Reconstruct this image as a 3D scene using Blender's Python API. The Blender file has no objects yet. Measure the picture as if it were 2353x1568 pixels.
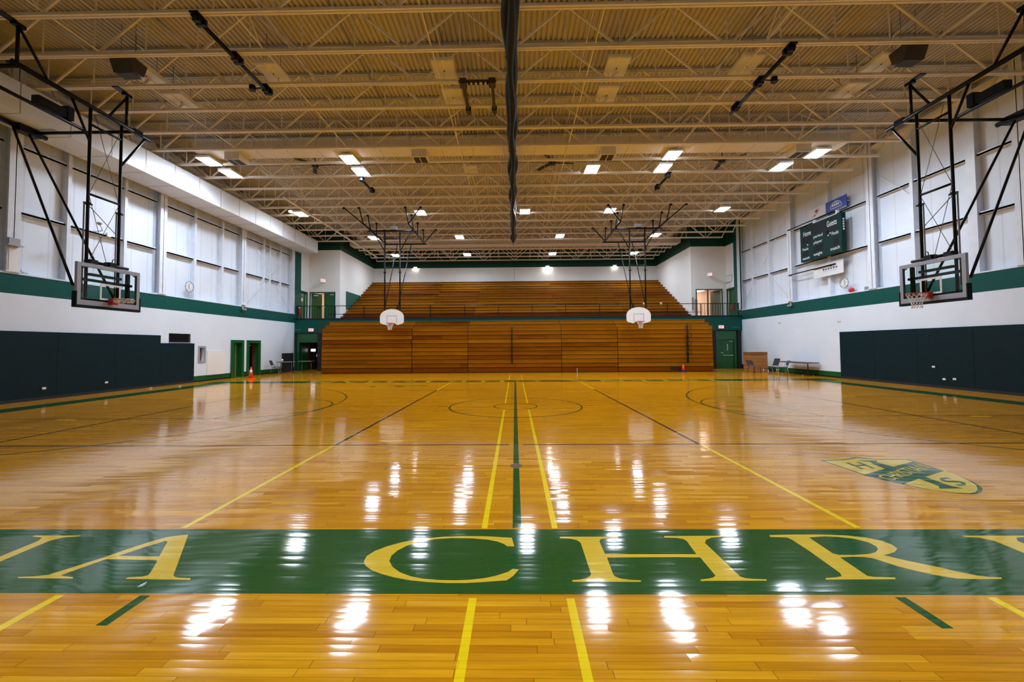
import bpy, math, random
from mathutils import Vector, Matrix
from mathutils.geometry import tessellate_polygon
random.seed(7)
C = bpy.context.scene.collection
PI = math.pi

# ------------------------------------------------------------------ camera model
W, H = 2353, 1568
F, CX, CY = 955.0, 1168.8, 761.84
YAW, PITCH, ROLL = -.0146, .035, -.0065
EYE = Vector((-.008, -11.52, 1.664))
_f = Vector((math.sin(YAW)*math.cos(PITCH), math.cos(YAW)*math.cos(PITCH), math.sin(PITCH)))
_r0 = Vector((math.cos(YAW), -math.sin(YAW), 0)); _u0 = _r0.cross(_f)
_r = math.cos(ROLL)*_r0 + math.sin(ROLL)*_u0
_u = -math.sin(ROLL)*_r0 + math.cos(ROLL)*_u0
def ray(x, y): return _f + _r*((x-CX)/F) - _u*((y-CY)/F)
def onX(x, y, v): d = ray(x, y); return EYE + d*((v-EYE.x)/d.x)
def onY(x, y, v): d = ray(x, y); return EYE + d*((v-EYE.y)/d.y)
def onZ(x, y, v): d = ray(x, y); return EYE + d*((v-EYE.z)/d.z)
cam = bpy.data.cameras.new('camera'); co = bpy.data.objects.new('camera', cam); C.objects.link(co)
co.matrix_world = Matrix(((_r.x, _u.x, -_f.x, EYE.x), (_r.y, _u.y, -_f.y, EYE.y), (_r.z, _u.z, -_f.z, EYE.z), (0, 0, 0, 1)))
cam.sensor_width = 36; cam.lens = F*36/W
cam.shift_x = (W/2-CX)/W; cam.shift_y = (CY-H/2)/W
cam.clip_end = 200; cam.clip_start = .05
bpy.context.scene.camera = co

# ------------------------------------------------------------------ mesh helpers
class MB:
    def __init__(s): s.v = []; s.f = []; s.sm = []
    def face(s, pts, smooth=False):
        n = len(s.v); s.v += [Vector(p) for p in pts]; s.f.append(list(range(n, n+len(pts)))); s.sm.append(smooth); return s
    def box(s, x0, x1, y0, y1, z0, z1):
        n = len(s.v)
        s.v += [Vector(p) for p in ((x0,y0,z0),(x1,y0,z0),(x1,y1,z0),(x0,y1,z0),(x0,y0,z1),(x1,y0,z1),(x1,y1,z1),(x0,y1,z1))]
        for q in ((3,2,1,0),(4,5,6,7),(0,1,5,4),(1,2,6,5),(2,3,7,6),(3,0,4,7)): s.f.append([n+i for i in q]); s.sm.append(False)
        return s
    def cbox(s, c, sx, sy, sz): return s.box(c[0]-sx/2, c[0]+sx/2, c[1]-sy/2, c[1]+sy/2, c[2]-sz/2, c[2]+sz/2)
    def bar(s, a, b, w, h, up=(0,0,1)):
        a, b = Vector(a), Vector(b); d = (b-a).normalized(); u = Vector(up)
        if abs(d.dot(u)) > .98: u = Vector((1,0,0))
        r = d.cross(u).normalized()*(w/2); t = r.cross(d).normalized()*(h/2); n = len(s.v)
        for p in (a, b): s.v += [p-r-t, p+r-t, p+r+t, p-r+t]
        for q in ((0,1,2,3),(7,6,5,4),(0,4,5,1),(1,5,6,2),(2,6,7,3),(3,7,4,0)): s.f.append([n+i for i in q]); s.sm.append(False)
        return s
    def tube(s, pts, r, k=8, closed=False, rs=None):
        pts = [Vector(p) for p in pts]; m = len(pts); n = len(s.v); prev = None
        for i, p in enumerate(pts):
            a = pts[i-1] if (i or closed) else p; b = pts[(i+1) % m] if (i < m-1 or closed) else p
            d = (b-a).normalized()
            if prev is None:
                u = Vector((0,0,1)) if abs(d.z) < .9 else Vector((1,0,0))
            else: u = prev
            x = d.cross(u).normalized(); y = x.cross(d).normalized(); prev = y
            rr = rs[i] if rs else r
            for j in range(k):
                t = 2*PI*j/k; s.v.append(p + x*(rr*math.cos(t)) + y*(rr*math.sin(t)))
        for i in range(m if closed else m-1):
            o, q = n+i*k, n+((i+1) % m)*k
            for j in range(k): s.f.append([o+j, o+(j+1) % k, q+(j+1) % k, q+j]); s.sm.append(True)
        if not closed:
            s.f.append([n+j for j in range(k)][::-1]); s.sm.append(False)
            s.f.append([n+(m-1)*k+j for j in range(k)]); s.sm.append(False)
        return s
    def lathe(s, c, prof, k=16, axis='z'):
        n = len(s.v); c = Vector(c); ex = {'z': (0,1,2), 'x': (1,2,0), 'y': (2,0,1)}[axis]
        for r, h in prof:
            for j in range(k):
                t = 2*PI*j/k; q = [0,0,0]; q[ex[0]] = r*math.cos(t); q[ex[1]] = r*math.sin(t); q[ex[2]] = h; s.v.append(c+Vector(q))
        for i in range(len(prof)-1):
            o = n+i*k; q = o+k
            for j in range(k): s.f.append([o+j, o+(j+1) % k, q+(j+1) % k, q+j]); s.sm.append(True)
        s.f.append([n+j for j in range(k)][::-1]); s.sm.append(False)
        s.f.append([n+(len(prof)-1)*k+j for j in range(k)]); s.sm.append(False)
        return s
    def prism(s, poly, fn, lo, hi):
        """poly of 2D points, fn(a, b, h) -> 3D; extruded from h=lo to h=hi (hi=None: flat)"""
        tris = tessellate_polygon([[Vector((a, b, 0)) for a, b in poly]]); m = len(poly); n = len(s.v)
        s.v += [Vector(fn(a, b, lo)) for a, b in poly]
        for t in tris: s.f.append([n+i for i in t]); s.sm.append(False)
        if hi is not None:
            s.v += [Vector(fn(a, b, hi)) for a, b in poly]
            for t in tris: s.f.append([n+m+i for i in reversed(t)]); s.sm.append(False)
            for i in range(m): j = (i+1) % m; s.f.append([n+i, n+j, n+m+j, n+m+i]); s.sm.append(False)
        return s
    def flat(s, polys, z):
        """flat paint on the floor: polys = [outer, hole...] of (x, y)"""
        vs = [[Vector((p[0], p[1], 0)) for p in q] for q in polys]; n = len(s.v)
        for q in vs: s.v += [Vector((p.x, p.y, z)) for p in q]
        for t in tessellate_polygon(vs):
            a, b, c = (s.v[n+i] for i in t)
            if (b-a).cross(c-a).z < 0: t = t[::-1]
            s.f.append([n+i for i in t]); s.sm.append(False)
        return s
    def rect(s, x0, x1, y0, y1, z): return s.face(((x0,y0,z),(x1,y0,z),(x1,y1,z),(x0,y1,z)))
    def arc(s, cx, cy, r0, r1, a0, a1, z, k=64):
        for i in range(k):
            a, b = a0+(a1-a0)*i/k, a0+(a1-a0)*(i+1)/k
            s.face([(cx+r*math.cos(t), cy+r*math.sin(t), z) for r, t in ((r0,a),(r1,a),(r1,b),(r0,b))])
        return s
    def build(s, name, mat, parent=None):
        off = Vector((0,0,0)); q = parent
        while q is not None: off += q.location; q = q.parent
        me = bpy.data.meshes.new(name); me.from_pydata([tuple(p-off) for p in s.v], [], s.f)
        me.polygons.foreach_set('use_smooth', s.sm); me.validate(); me.update()
        for m in (mat if isinstance(mat, (list, tuple)) else [mat]): me.materials.append(m)
        o = bpy.data.objects.new(name, me); C.objects.link(o)
        if parent is not None: o.parent = parent
        return o
def tag(o, label, cat, group=None):
    o['label'] = label; o['category'] = cat
    if group: o['group'] = group
    return o
def thing(name, label, cat, loc, group=None):
    o = bpy.data.objects.new(name, None); C.objects.link(o); o.location = loc; o.empty_display_size = .1
    return tag(o, label, cat, group)
def struct(name, mb, mat, parent=None):
    o = mb.build(name, mat, parent)
    if parent is None: o['kind'] = 'structure'
    return o
_tc = {}
def text_shape(s, bold=0.0):
    """outline mesh of a word in the built-in face, unit height, from x=0"""
    key = (s, bold)
    if key in _tc: return _tc[key]
    cu = bpy.data.curves.new('t', 'FONT'); cu.body = s; cu.size = 1; cu.offset = bold
    o = bpy.data.objects.new('t', cu); C.objects.link(o); bpy.context.view_layer.update()
    me = o.evaluated_get(bpy.context.evaluated_depsgraph_get()).to_mesh()
    vs = [v.co.copy() for v in me.vertices]; fs = [list(p.vertices) for p in me.polygons]
    bpy.data.objects.remove(o); bpy.data.curves.remove(cu)
    x0 = min(v.x for v in vs); x1 = max(v.x for v in vs); y0 = min(v.y for v in vs); y1 = max(v.y for v in vs)
    vs = [((v.x-x0)/(x1-x0), (v.y-y0)/(y1-y0)) for v in vs]
    _tc[key] = (vs, fs); return vs, fs
def put_text(mb, s, fn, bold=0.0):
    vs, fs = text_shape(s, bold); n = len(mb.v)
    mb.v += [Vector(fn(a, b)) for a, b in vs]
    for f in fs: mb.f.append([n+i for i in f]); mb.sm.append(False)

ORD = ['zeroth','first','second','third','fourth','fifth','sixth','seventh','eighth','ninth','tenth','eleventh','twelfth','thirteenth','fourteenth','fifteenth','sixteenth','seventeenth','eighteenth','nineteenth','twentieth','twenty-first','twenty-second','twenty-third','twenty-fourth']

# ------------------------------------------------------------------ materials
def mat(name, col, rough=.5, metal=0, spec=.5, emit=None, es=0, noise=0, nscale=4, bump=0, bscale=30, coat=0, trans=0, ior=1.5):
    m = bpy.data.materials.new(name); m.use_nodes = True; nt = m.node_tree; b = nt.nodes['Principled BSDF']
    b.inputs['Base Color'].default_value = (*col, 1); b.inputs['Roughness'].default_value = rough; b.inputs['Metallic'].default_value = metal
    b.inputs['Specular IOR Level'].default_value = spec; b.inputs['Coat Weight'].default_value = coat; b.inputs['Coat Roughness'].default_value = .15
    b.inputs['Transmission Weight'].default_value = trans; b.inputs['IOR'].default_value = ior
    if emit: b.inputs['Emission Color'].default_value = (*emit, 1); b.inputs['Emission Strength'].default_value = es
    tc = nt.nodes.new('ShaderNodeTexCoord')
    if noise:
        n = nt.nodes.new('ShaderNodeTexNoise'); n.inputs['Scale'].default_value = nscale; n.inputs['Detail'].default_value = 4
        nt.links.new(tc.outputs['Object'], n.inputs['Vector'])
        mx = nt.nodes.new('ShaderNodeMix'); mx.data_type = 'RGBA'; mx.blend_type = 'MULTIPLY'; mx.inputs['Factor'].default_value = 1
        cr = nt.nodes.new('ShaderNodeMapRange'); cr.inputs['From Min'].default_value = .3; cr.inputs['From Max'].default_value = .7
        cr.inputs['To Min'].default_value = 1-noise; cr.inputs['To Max'].default_value = 1+noise*.3
        nt.links.new(n.outputs['Fac'], cr.inputs['Value']); mx.inputs[6].default_value = (*col, 1)
        nt.links.new(cr.outputs['Result'], mx.inputs[7]); nt.links.new(mx.outputs[2], b.inputs['Base Color'])
    if bump:
        n2 = nt.nodes.new('ShaderNodeTexNoise'); n2.inputs['Scale'].default_value = bscale; nt.links.new(tc.outputs['Object'], n2.inputs['Vector'])
        bp = nt.nodes.new('ShaderNodeBump'); bp.inputs['Strength'].default_value = bump; bp.inputs['Distance'].default_value = .01
        nt.links.new(n2.outputs['Fac'], bp.inputs['Height']); nt.links.new(bp.outputs['Normal'], b.inputs['Normal'])
    return m
class NT:
    def __init__(s, name):
        s.m = bpy.data.materials.new(name); s.m.use_nodes = True; s.nt = s.m.node_tree; s.b = s.nt.nodes['Principled BSDF']
    def put(s, v, sock):
        if isinstance(v, (int, float)): sock.default_value = v
        elif isinstance(v, tuple): sock.default_value = v if len(v) == len(sock.default_value) else (*v, 1)
        else: s.nt.links.new(v, sock)
    def math(s, op, a, b=0.0, c=0.0):
        n = s.nt.nodes.new('ShaderNodeMath'); n.operation = op
        for v, i in zip((a, b, c), n.inputs): s.put(v, i)
        return n.outputs[0]
    def mix(s, f, a, b, blend='MIX'):
        n = s.nt.nodes.new('ShaderNodeMix'); n.data_type = 'RGBA'; n.blend_type = blend
        s.put(f, n.inputs['Factor']); s.put(a, n.inputs[6]); s.put(b, n.inputs[7]); return n.outputs[2]
    def pos(s):
        g = s.nt.nodes.new('ShaderNodeNewGeometry'); x = s.nt.nodes.new('ShaderNodeSeparateXYZ'); s.nt.links.new(g.outputs['Position'], x.inputs[0]); s.g = g; return x.outputs
    def comb(s, a, b, c):
        n = s.nt.nodes.new('ShaderNodeCombineXYZ'); [s.put(v, i) for v, i in zip((a, b, c), n.inputs)]; return n.outputs[0]
    def white(s, v):
        n = s.nt.nodes.new('ShaderNodeTexWhiteNoise'); n.noise_dimensions = '3D'; s.nt.links.new(v, n.inputs['Vector']); return n
    def noise(s, v, scale, detail=3):
        n = s.nt.nodes.new('ShaderNodeTexNoise'); n.inputs['Scale'].default_value = scale; n.inputs['Detail'].default_value = detail; s.nt.links.new(v, n.inputs['Vector']); return n.outputs['Fac']
    def ramp(s, v, stops):
        n = s.nt.nodes.new('ShaderNodeValToRGB'); e = n.color_ramp.elements
        e[0].position, e[0].color = stops[0][0], (*stops[0][1], 1); e[1].position, e[1].color = stops[-1][0], (*stops[-1][1], 1)
        for p, c in stops[1:-1]: k = e.new(p); k.color = (*c, 1)
        s.nt.links.new(v, n.inputs[0]); return n.outputs[0]
    def vmath(s, op, a, b):
        n = s.nt.nodes.new('ShaderNodeVectorMath'); n.operation = op; s.put(a, n.inputs[0]); s.put(b, n.inputs[1]); return n.outputs[0]

def floor_mat(name, paint=None, wear=.06):
    """varnished maple strips (57 mm) running across the hall; paint = the colour of a painted marking under the same varnish"""
    t = NT(name); x, y, z = t.pos(); w = .0572
    row = t.math('FLOOR', t.math('DIVIDE', y, w)); fy = t.math('FRACT', t.math('DIVIDE', t.math('ADD', y, 100*w), w))
    wr = t.white(t.comb(row, 3.1, 0)); 
    ln = t.math('MULTIPLY_ADD', wr.outputs['Value'], .7, .55)
    xo = t.math('ADD', x, t.math('MULTIPLY', t.white(t.comb(row, 9.7, 2)).outputs['Value'], 7.0))
    u = t.math('DIVIDE', t.math('ADD', xo, 50), ln); brd = t.math('FLOOR', u); fx = t.math('FRACT', u)
    wn = t.white(t.comb(row, brd, 1.7))
    gx = t.math('LESS_THAN', t.math('MULTIPLY', fx, ln), .0035); gy = t.math('LESS_THAN', fy, .035)
    seam = t.math('MAXIMUM', gx, gy)
    grain = t.noise(t.comb(t.math('MULTIPLY', x, .6), t.math('MULTIPLY', y, 14.0), t.math('MULTIPLY', wn.outputs['Value'], 31)), 3.0, 4)
    broad = t.noise(t.comb(x, y, 0), .35, 2)
    if paint is None:
        c = t.ramp(wn.outputs['Value'], [(0, (.55, .215, .005)), (.35, (.65, .28, .006)), (.75, (.72, .325, .007)), (1, (.78, .375, .012))])
        c = t.mix(1, c, t.ramp(grain, [(.3, (.80, .76, .70)), (.65, (1.05, 1.05, 1.05))]), 'MULTIPLY')
        c = t.mix(1, c, t.ramp(broad, [(.3, (.9, .88, .86)), (.7, (1.04, 1.04, 1.04))]), 'MULTIPLY')
        c = t.mix(t.math('MULTIPLY', seam, .78), c, (.10, .035, .004))
    else:
        c = t.mix(1, (*paint, 1), t.ramp(grain, [(.25, (1-wear*2, 1-wear*2, 1-wear*2)), (.7, (1.03, 1.03, 1.03))]), 'MULTIPLY')
        c = t.mix(t.math('MULTIPLY', seam, .45), c, tuple(v*.35 for v in paint))
    t.put(c, t.b.inputs['Base Color'])
    t.put(t.math('MULTIPLY_ADD', t.noise(t.comb(x, y, 3.3), 1.3, 3), .08, .045), t.b.inputs['Roughness'])
    t.b.inputs['Specular IOR Level'].default_value = .42; t.b.inputs['IOR'].default_value = 1.5
    cup = t.math('SUBTRACT', fy, .5)
    sw = t.noise(t.comb(t.math('MULTIPLY', x, .5), t.math('MULTIPLY', y, 3.5), 7), 2.2, 2)
    ny = t.math('ADD', t.math('MULTIPLY', t.math('SUBTRACT', wn.outputs['Value'], .5), .026),
                t.math('ADD', t.math('MULTIPLY', cup, .018), t.math('MULTIPLY', t.math('SUBTRACT', sw, .5), .014)))
    nx = t.math('MULTIPLY', t.math('SUBTRACT', t.noise(t.comb(x, y, 1), 4.0, 2), .5), .005)
    nrm = t.vmath('NORMALIZE', t.vmath('ADD', t.g.outputs['Normal'], t.comb(nx, ny, 0)), (0, 0, 0))
    t.put(nrm, t.b.inputs['Normal'])
    return t.m
def block_wall(name, bands, base):
    """painted concrete block, paint bands by height: [(z, colour)...] from the bottom up"""
    t = NT(name); x, y, z = t.pos(); c = base
    col = (*bands[0][1], 1)
    for zz, cc in bands[1:]: col = t.mix(t.math('GREATER_THAN', z, zz), col, (*cc, 1))
    nz = t.noise(t.comb(x, y, z), .8, 4)
    col = t.mix(1, col, t.ramp(nz, [(.3, (.95, .95, .95)), (.7, (1, 1, 1))]), 'MULTIPLY')
    t.put(col, t.b.inputs['Base Color']); t.b.inputs['Roughness'].default_value = .55; t.b.inputs['Specular IOR Level'].default_value = .2
    s = t.math('ADD', x, y)
    row = t.math('FLOOR', t.math('DIVIDE', z, .2032)); fz = t.math('FRACT', t.math('DIVIDE', t.math('ADD', z, 20.32), .2032))
    fs = t.math('FRACT', t.math('ADD', t.math('DIVIDE', t.math('ADD', s, 40.64), .4064), t.math('MULTIPLY', row, .5)))
    g = t.math('MAXIMUM', t.math('LESS_THAN', fz, .045), t.math('LESS_THAN', fs, .022))
    bp = t.nt.nodes.new('ShaderNodeBump'); bp.inputs['Strength'].default_value = .35; bp.inputs['Distance'].default_value = .004; bp.invert = True
    t.put(g, bp.inputs['Height']); t.nt.links.new(bp.outputs['Normal'], t.b.inputs['Normal'])
    return t.m
def wood_board(name, stops, rough=.22, sx=.35, sz=9.0, objrand=True):
    t = NT(name); x, y, z = t.pos()
    oi = t.nt.nodes.new('ShaderNodeObjectInfo'); r = oi.outputs['Random']
    seg = t.white(t.comb(t.math('FLOOR', t.math('ADD', t.math('DIVIDE', x, 1.9), t.math('MULTIPLY', r, 40))), t.math('MULTIPLY', r, 50), 0)).outputs['Value']
    g = t.noise(t.comb(t.math('MULTIPLY', x, sx), t.math('MULTIPLY', y, sz), t.math('ADD', t.math('MULTIPLY', z, sz), t.math('MULTIPLY', r, 70))), 2.5, 4)
    v = t.math('ADD', t.math('MULTIPLY', r, .5), t.math('ADD', t.math('MULTIPLY', seg, .12), t.math('MULTIPLY', g, .42)))
    t.put(t.ramp(v, stops), t.b.inputs['Base Color']); t.b.inputs['Roughness'].default_value = rough; t.b.inputs['Specular IOR Level'].default_value = .10
    return t.m
def ribbed(name, col, period, depth, axis='y', rough=.5):
    t = NT(name); p = t.pos(); s = p[{'x':0,'y':1,'z':2}[axis]]
    f = t.math('FRACT', t.math('DIVIDE', t.math('ADD', s, 100*period), period))
    g = t.math('LESS_THAN', f, .06)
    nz = t.noise(t.comb(p[0], p[1], p[2]), .6, 3)
    c = t.mix(1, (*col, 1), t.ramp(nz, [(.3, (.94, .94, .94)), (.7, (1, 1, 1))]), 'MULTIPLY')
    c = t.mix(t.math('MULTIPLY', g, .16), c, (.12, .12, .12))
    t.put(c, t.b.inputs['Base Color']); t.b.inputs['Roughness'].default_value = rough
    bp = t.nt.nodes.new('ShaderNodeBump'); bp.inputs['Strength'].default_value = .5; bp.inputs['Distance'].default_value = depth
    t.put(g, bp.inputs['Height']); t.nt.links.new(bp.outputs['Normal'], t.b.inputs['Normal'])
    return t.m

GREEN = (.001, .072, .060); LEAF = (.006, .085, .018); WHITE = (.70, .765, .85)
M = {}
M['floor'] = floor_mat('maple_floor')
M['p_green'] = floor_mat('paint_green', (.014, .082, .014))
M['p_yellow'] = floor_mat('paint_yellow', (.70, .46, .030))
M['p_line'] = floor_mat('paint_line_yellow', (.90, .62, .008))
M['p_black'] = floor_mat('paint_black', (.018, .014, .016))
M['p_white'] = floor_mat('paint_white', (.7, .7, .68))
M['block'] = block_wall('painted_block', [(0, (.006, .006, .007)), (.06, LEAF), (.29, WHITE), (3.385, GREEN)], WHITE)
M['block_white'] = block_wall('painted_block_white', [(0, (.78, .775, .74)), (9.02, (.004, .048, .03))], WHITE)
M['block_green'] = block_wall('painted_block_green', [(0, (.004, .05, .03)), (2.66, GREEN)], GREEN)
M['panel'] = ribbed('metal_wall_panel', WHITE, .76, .012)
M['steel_white'] = mat('white_painted_steel', (.70, .755, .83), .45, noise=.08)
M['deck'] = mat('roof_deck_white', (.52, .475, .40), .55, noise=.08, nscale=1.5)
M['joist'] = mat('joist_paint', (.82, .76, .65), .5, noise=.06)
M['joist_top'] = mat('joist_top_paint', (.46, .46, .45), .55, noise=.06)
M['duct'] = mat('duct_white', (.74, .785, .84), .42, noise=.04, nscale=2)
M['duct_seam'] = mat('duct_seam', (.35, .35, .34), .5)
M['duct_tan'] = mat('duct_cream', (.74, .70, .62), .5, noise=.06)
M['green'] = mat('green_paint', GREEN, .5, spec=.2)
M['dgreen'] = mat('dark_green_paint', (.003, .035, .018), .45)
M['leaf'] = mat('door_green', LEAF, .35)
M['pad'] = mat('pad_vinyl', (.0015, .016, .022), .45, spec=.18, noise=.15, nscale=3)
M['black'] = mat('black_steel', (.004, .004, .005), .4, spec=.22)
M['blackm'] = mat('black_matte', (.006, .006, .006), .7)
M['vinyl'] = mat('curtain_vinyl', (.001, .005, .004), .5, spec=.2, bump=.3, bscale=4)
M['wood'] = wood_board('bleacher_wood', [(.15, (.11, .022, .001)), (.32, (.21, .066, .001)), (.55, (.27, .094, .0015)), (.8, (.34, .132, .003))], .28)
M['toe'] = wood_board('bleacher_toe', [(.15, (.09, .016, .001)), (.8, (.17, .042, .002))])
M['alu'] = mat('aluminium', (.62, .63, .66), .35, .6)
M['bframe'] = mat('backboard_frame', (.36, .38, .45), .4, .2)
M['line_w'] = mat('white_line', (.78, .78, .80), .4)
M['edge'] = mat('board_edge_pad', (.001, .008, .006), .55, spec=.2)
M['red'] = mat('rim_red', (.42, .012, .008), .35)
M['net'] = mat('net_cord', (.75, .74, .72), .7)
M['fan'] = mat('fan_board_white', (.80, .81, .82), .35)
M['greyline'] = mat('grey_line', (.42, .41, .36), .5)
M['lens'] = mat('lamp_lens_lit', (1, 1, 1), .5, emit=(.86, .96, 1.10), es=75)
M['lens_off'] = mat('lamp_lens_off', (.72, .71, .68), .35)
M['lamp'] = mat('lamp_housing', (.78, .77, .75), .4)
M['exit_w'] = mat('exit_face', (.9, .75, .75), .4, emit=(1, .42, .42), es=1.1)
M['exit_r'] = mat('exit_letters', (.9, .05, .04), .4, emit=(1, .03, .03), es=1.6)
M['orange'] = mat('cone_orange', (.85, .06, .008), .45)
M['white'] = mat('white_plastic', (.8, .8, .8), .4)
M['cream'] = mat('cream_corridor', (.86, .72, .62), .6)
M['clamp'] = mat('corridor_lamp', (1, 1, 1), .5, emit=(1, .86, .72), es=9)
M['brown'] = mat('room_brown', (.10, .055, .035), .7, noise=.3)
M['grey'] = mat('grey_metal', (.35, .37, .38), .4, .5)
M['dkgrey'] = mat('dark_grille', (.03, .025, .022), .6)
M['bluegrey'] = mat('chair_blue', (.035, .055, .09), .6)
M['chrome'] = mat('chrome', (.7, .7, .7), .2, .9)
M['crate'] = wood_board('stacked_wood', [(.15, (.16, .06, .02)), (.8, (.38, .18, .06))], .5, 2, 6)
M['tabletop'] = mat('table_top', (.07, .05, .045), .45)
M['sb'] = mat('scoreboard_green', (.002, .024, .021), .6, spec=.15)
M['sbwin'] = mat('scoreboard_window', (.004, .004, .008), .5, spec=.15)
M['sbtxt'] = mat('scoreboard_text', (.62, .65, .66), .5)
M['blue'] = mat('banner_blue', (.01, .05, .38), .45)
M['bannerw'] = mat('banner_white', (.68, .70, .72), .5)
M['bannerink'] = mat('banner_ink', (.08, .09, .10), .5)
M['bell'] = mat('ball_red', (.55, .01, .02), .4)
M['bottle'] = mat('bottle_plastic', (.35, .34, .45), .2, trans=.4)
M['wire'] = mat('wire_grey', (.2, .2, .2), .5, .4)
M['brownsteel'] = mat('rig_steel', (.035, .022, .014), .5)
M['glass'] = mat('board_glass', (.80, .92, .90), .02, trans=1.0, ior=1.2)
M['tint'] = mat('corner_mount', (.02, .02, .025), .5)
M['xred'] = mat('extinguisher_red', (.45, .01, .012), .35)
M['yellow'] = mat('tag_yellow', (.75, .5, .05), .5)
M['concrete'] = mat('balcony_floor', (.25, .24, .22), .7, noise=.2)
M['greenboard'] = mat('green_panel', (.012, .10, .075), .5)

# ------------------------------------------------------------------ setting: shell
L, R = -15.57, 15.81
YE, YF, YB, YN = 17.6, 19.6, 27.2, -13.4      # hall end, door wall, alcove back wall, near wall
XA = 13.2; ZB = 3.68; ZC = 10.66
fl = MB().box(L-.3, R+.3, YN, 21.5, -.12, 0); floor = struct('floor', fl, M['floor'])
def wall_with_holes(mb, x0, x1, y0, y1, z0, z1, holes):
    ys = sorted({y0, y1, *[h[0] for h in holes], *[h[1] for h in holes]})
    for a, b in zip(ys[:-1], ys[1:]):
        cuts = sorted((h[2], h[3]) for h in holes if h[0] <= a and h[1] >= b); z = z0
        for c, d in cuts:
            if c > z: mb.box(x0, x1, a, b, z, c)
            z = d
        if z < z1: mb.box(x0, x1, a, b, z, z1)
D1 = (11.20, 11.92, 0, 1.95); D2 = (12.55, 13.48, 0, 1.95)
VENT = (6.95, 8.21, 1.93, 2.335); BOX = (8.77, 9.10, 1.02, 1.67)
wl = MB(); wall_with_holes(wl, L-.35, L, YN, YE, 0, 4.0, [D1, D2, VENT, BOX]); struct('wall_left', wl, M['block'])
wr = MB().box(R, R+.35, YN, YE+.5, 0, 4.03); struct('wall_right', wr, M['block'])
struct('wall_left_upper', MB().box(L-.35, L-.3, YN, YE, 4.0, ZC+.3), M['panel'])
struct('wall_right_upper', MB().box(R+.3, R+.35, YN, YE+.4, 4.03, ZC+.3), M['panel'])
struct('trim_1', MB().box(L-.3, L+.012, YN, YE, 4.0, 4.045), M['steel_white'])
struct('trim_2', MB().box(R-.012, R+.3, YN, YE+.5, 4.03, 4.075), M['steel_white'])
# near wall, behind the camera
struct('wall_front', MB().box(L-.35, R+.35, YN-.2, YN, 0, ZC+.3), M['block'])
# return walls past the hall's end, beside the upper doors
t = MB(); wall_with_holes(t, L-.35, L, YE, YF+.2, ZB-1.0, ZC+.3, [(18.42, 19.34, ZB, 5.73)]); struct('wall_left_return', t, M['block_white'])
t = MB(); wall_with_holes(t, R, R+.35, YE+.5, YF+.2, ZB-1.0, ZC+.3, [(18.5, 19.5, ZB, 5.73)]); struct('wall_right_return', t, M['block_white'])
struct('trim_3', MB().box(L-.02, L+.015, YE-.02, 18.40, ZB, ZC+.2), M['green'])
struct('trim_4', MB().box(R-.015, R+.02, YE-.02, 18.48, ZB, ZC+.2), M['green'])
def front_wall(xa, xb, holes, name):
    t = MB(); xs = sorted({xa, xb, *[h[0] for h in holes], *[h[1] for h in holes]})
    for a, b in zip(xs[:-1], xs[1:]):
        z = ZB-.6
        for h in holes:
            if h[0] <= a and h[1] >= b: z = h[3]
        t.box(a, b, YF, YF+.25, z, ZC+.3)
    return struct(name, t, M['block_white'])
front_wall(L-.35, -XA, [(-15.42, -13.62, 0, 5.76)], 'wall_back_left')
front_wall(XA, R+.35, [(13.60, 15.42, 0, 5.74)], 'wall_back_right')
struct('wall_alcove_left', MB().box(-XA-.2, -XA, YF+.25, YB+.2, ZB-.6, ZC+.3), M['block_white'])
struct('wall_alcove_right', MB().box(XA, XA+.2, YF+.25, YB+.2, ZB-.6, ZC+.3), M['block_white'])
struct('wall_back', MB().box(-XA, XA, YB, YB+.2, ZB-.6, ZC+.3), M['block_white'])
struct('trim_5', MB().box(-.02, .02, YB-.012, YB+.01, 7.6, 9.02), M['greyline'])
# roof deck with real ribs, running from near to far
dk = MB(); pr = []; x = L-.35
while x < R+.35:
    pr += [(x, ZC), (x+.088, ZC), (x+.100, ZC+.045), (x+.140, ZC+.045)]; x += .1524
for (a, za), (b, zb) in zip(pr[:-1], pr[1:]): dk.face(((a, YN, za), (a, YB+.2, za), (b, YB+.2, zb), (b, YN, zb)))
dk.box(L-.35, R+.4, YN, YB+.2, ZC+.08, ZC+.2)
struct('ceiling', dk, M['deck'])

# columns, posts and girts of the metal walls
def ibeam(mb, s, X, y, z0, z1, w=.34, d=.3):
    a, b = sorted((X, X-s*.03)); mb.box(a, b, y-w/2, y+w/2, z0, z1)
    a, b = sorted((X+s*d, X+s*(d-.03))); mb.box(a, b, y-w/2, y+w/2, z0, z1)
    a, b = sorted((X-s*.03, X+s*(d-.03))); mb.box(a, b, y-.012, y+.012, z0, z1)
    a, b = sorted((X+s*d, X-s*.05)); mb.box(a, b, y-w/2-.03, y+w/2+.03, z0, z0+.05)
nt = 6
LCOL = [-9.9, -4.4, 1.05, 6.52, 12.0, 17.35]; LPOST = [2.72, 4.85, 8.52, 10.43, 14.1, 14.75, 15.95]
RCOL = [-9.5, -3.9, 1.5, 6.97, 12.42, 17.85]; RPOST = [2.98, 5.15, 9.6, 14.55, 16.38]
for y in LCOL: t = MB(); ibeam(t, -1, L, y, 4.045, ZC); struct('trim_%d' % nt, t, M['steel_white']); nt += 1
for y in RCOL: t = MB(); ibeam(t, 1, R, y, 4.075, ZC); struct('trim_%d' % nt, t, M['steel_white']); nt += 1
for y in LPOST: struct('trim_%d' % nt, MB().box(L-.299, L-.08, y-.06, y+.06, 4.046, ZC-.02), M['steel_white']); nt += 1
for y in RPOST: struct('trim_%d' % nt, MB().box(R+.08, R+.299, y-(.15 if y < 3 else .07), y+(.15 if y < 3 else .07), 4.076, ZC-.02), M['steel_white']); nt += 1
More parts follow.
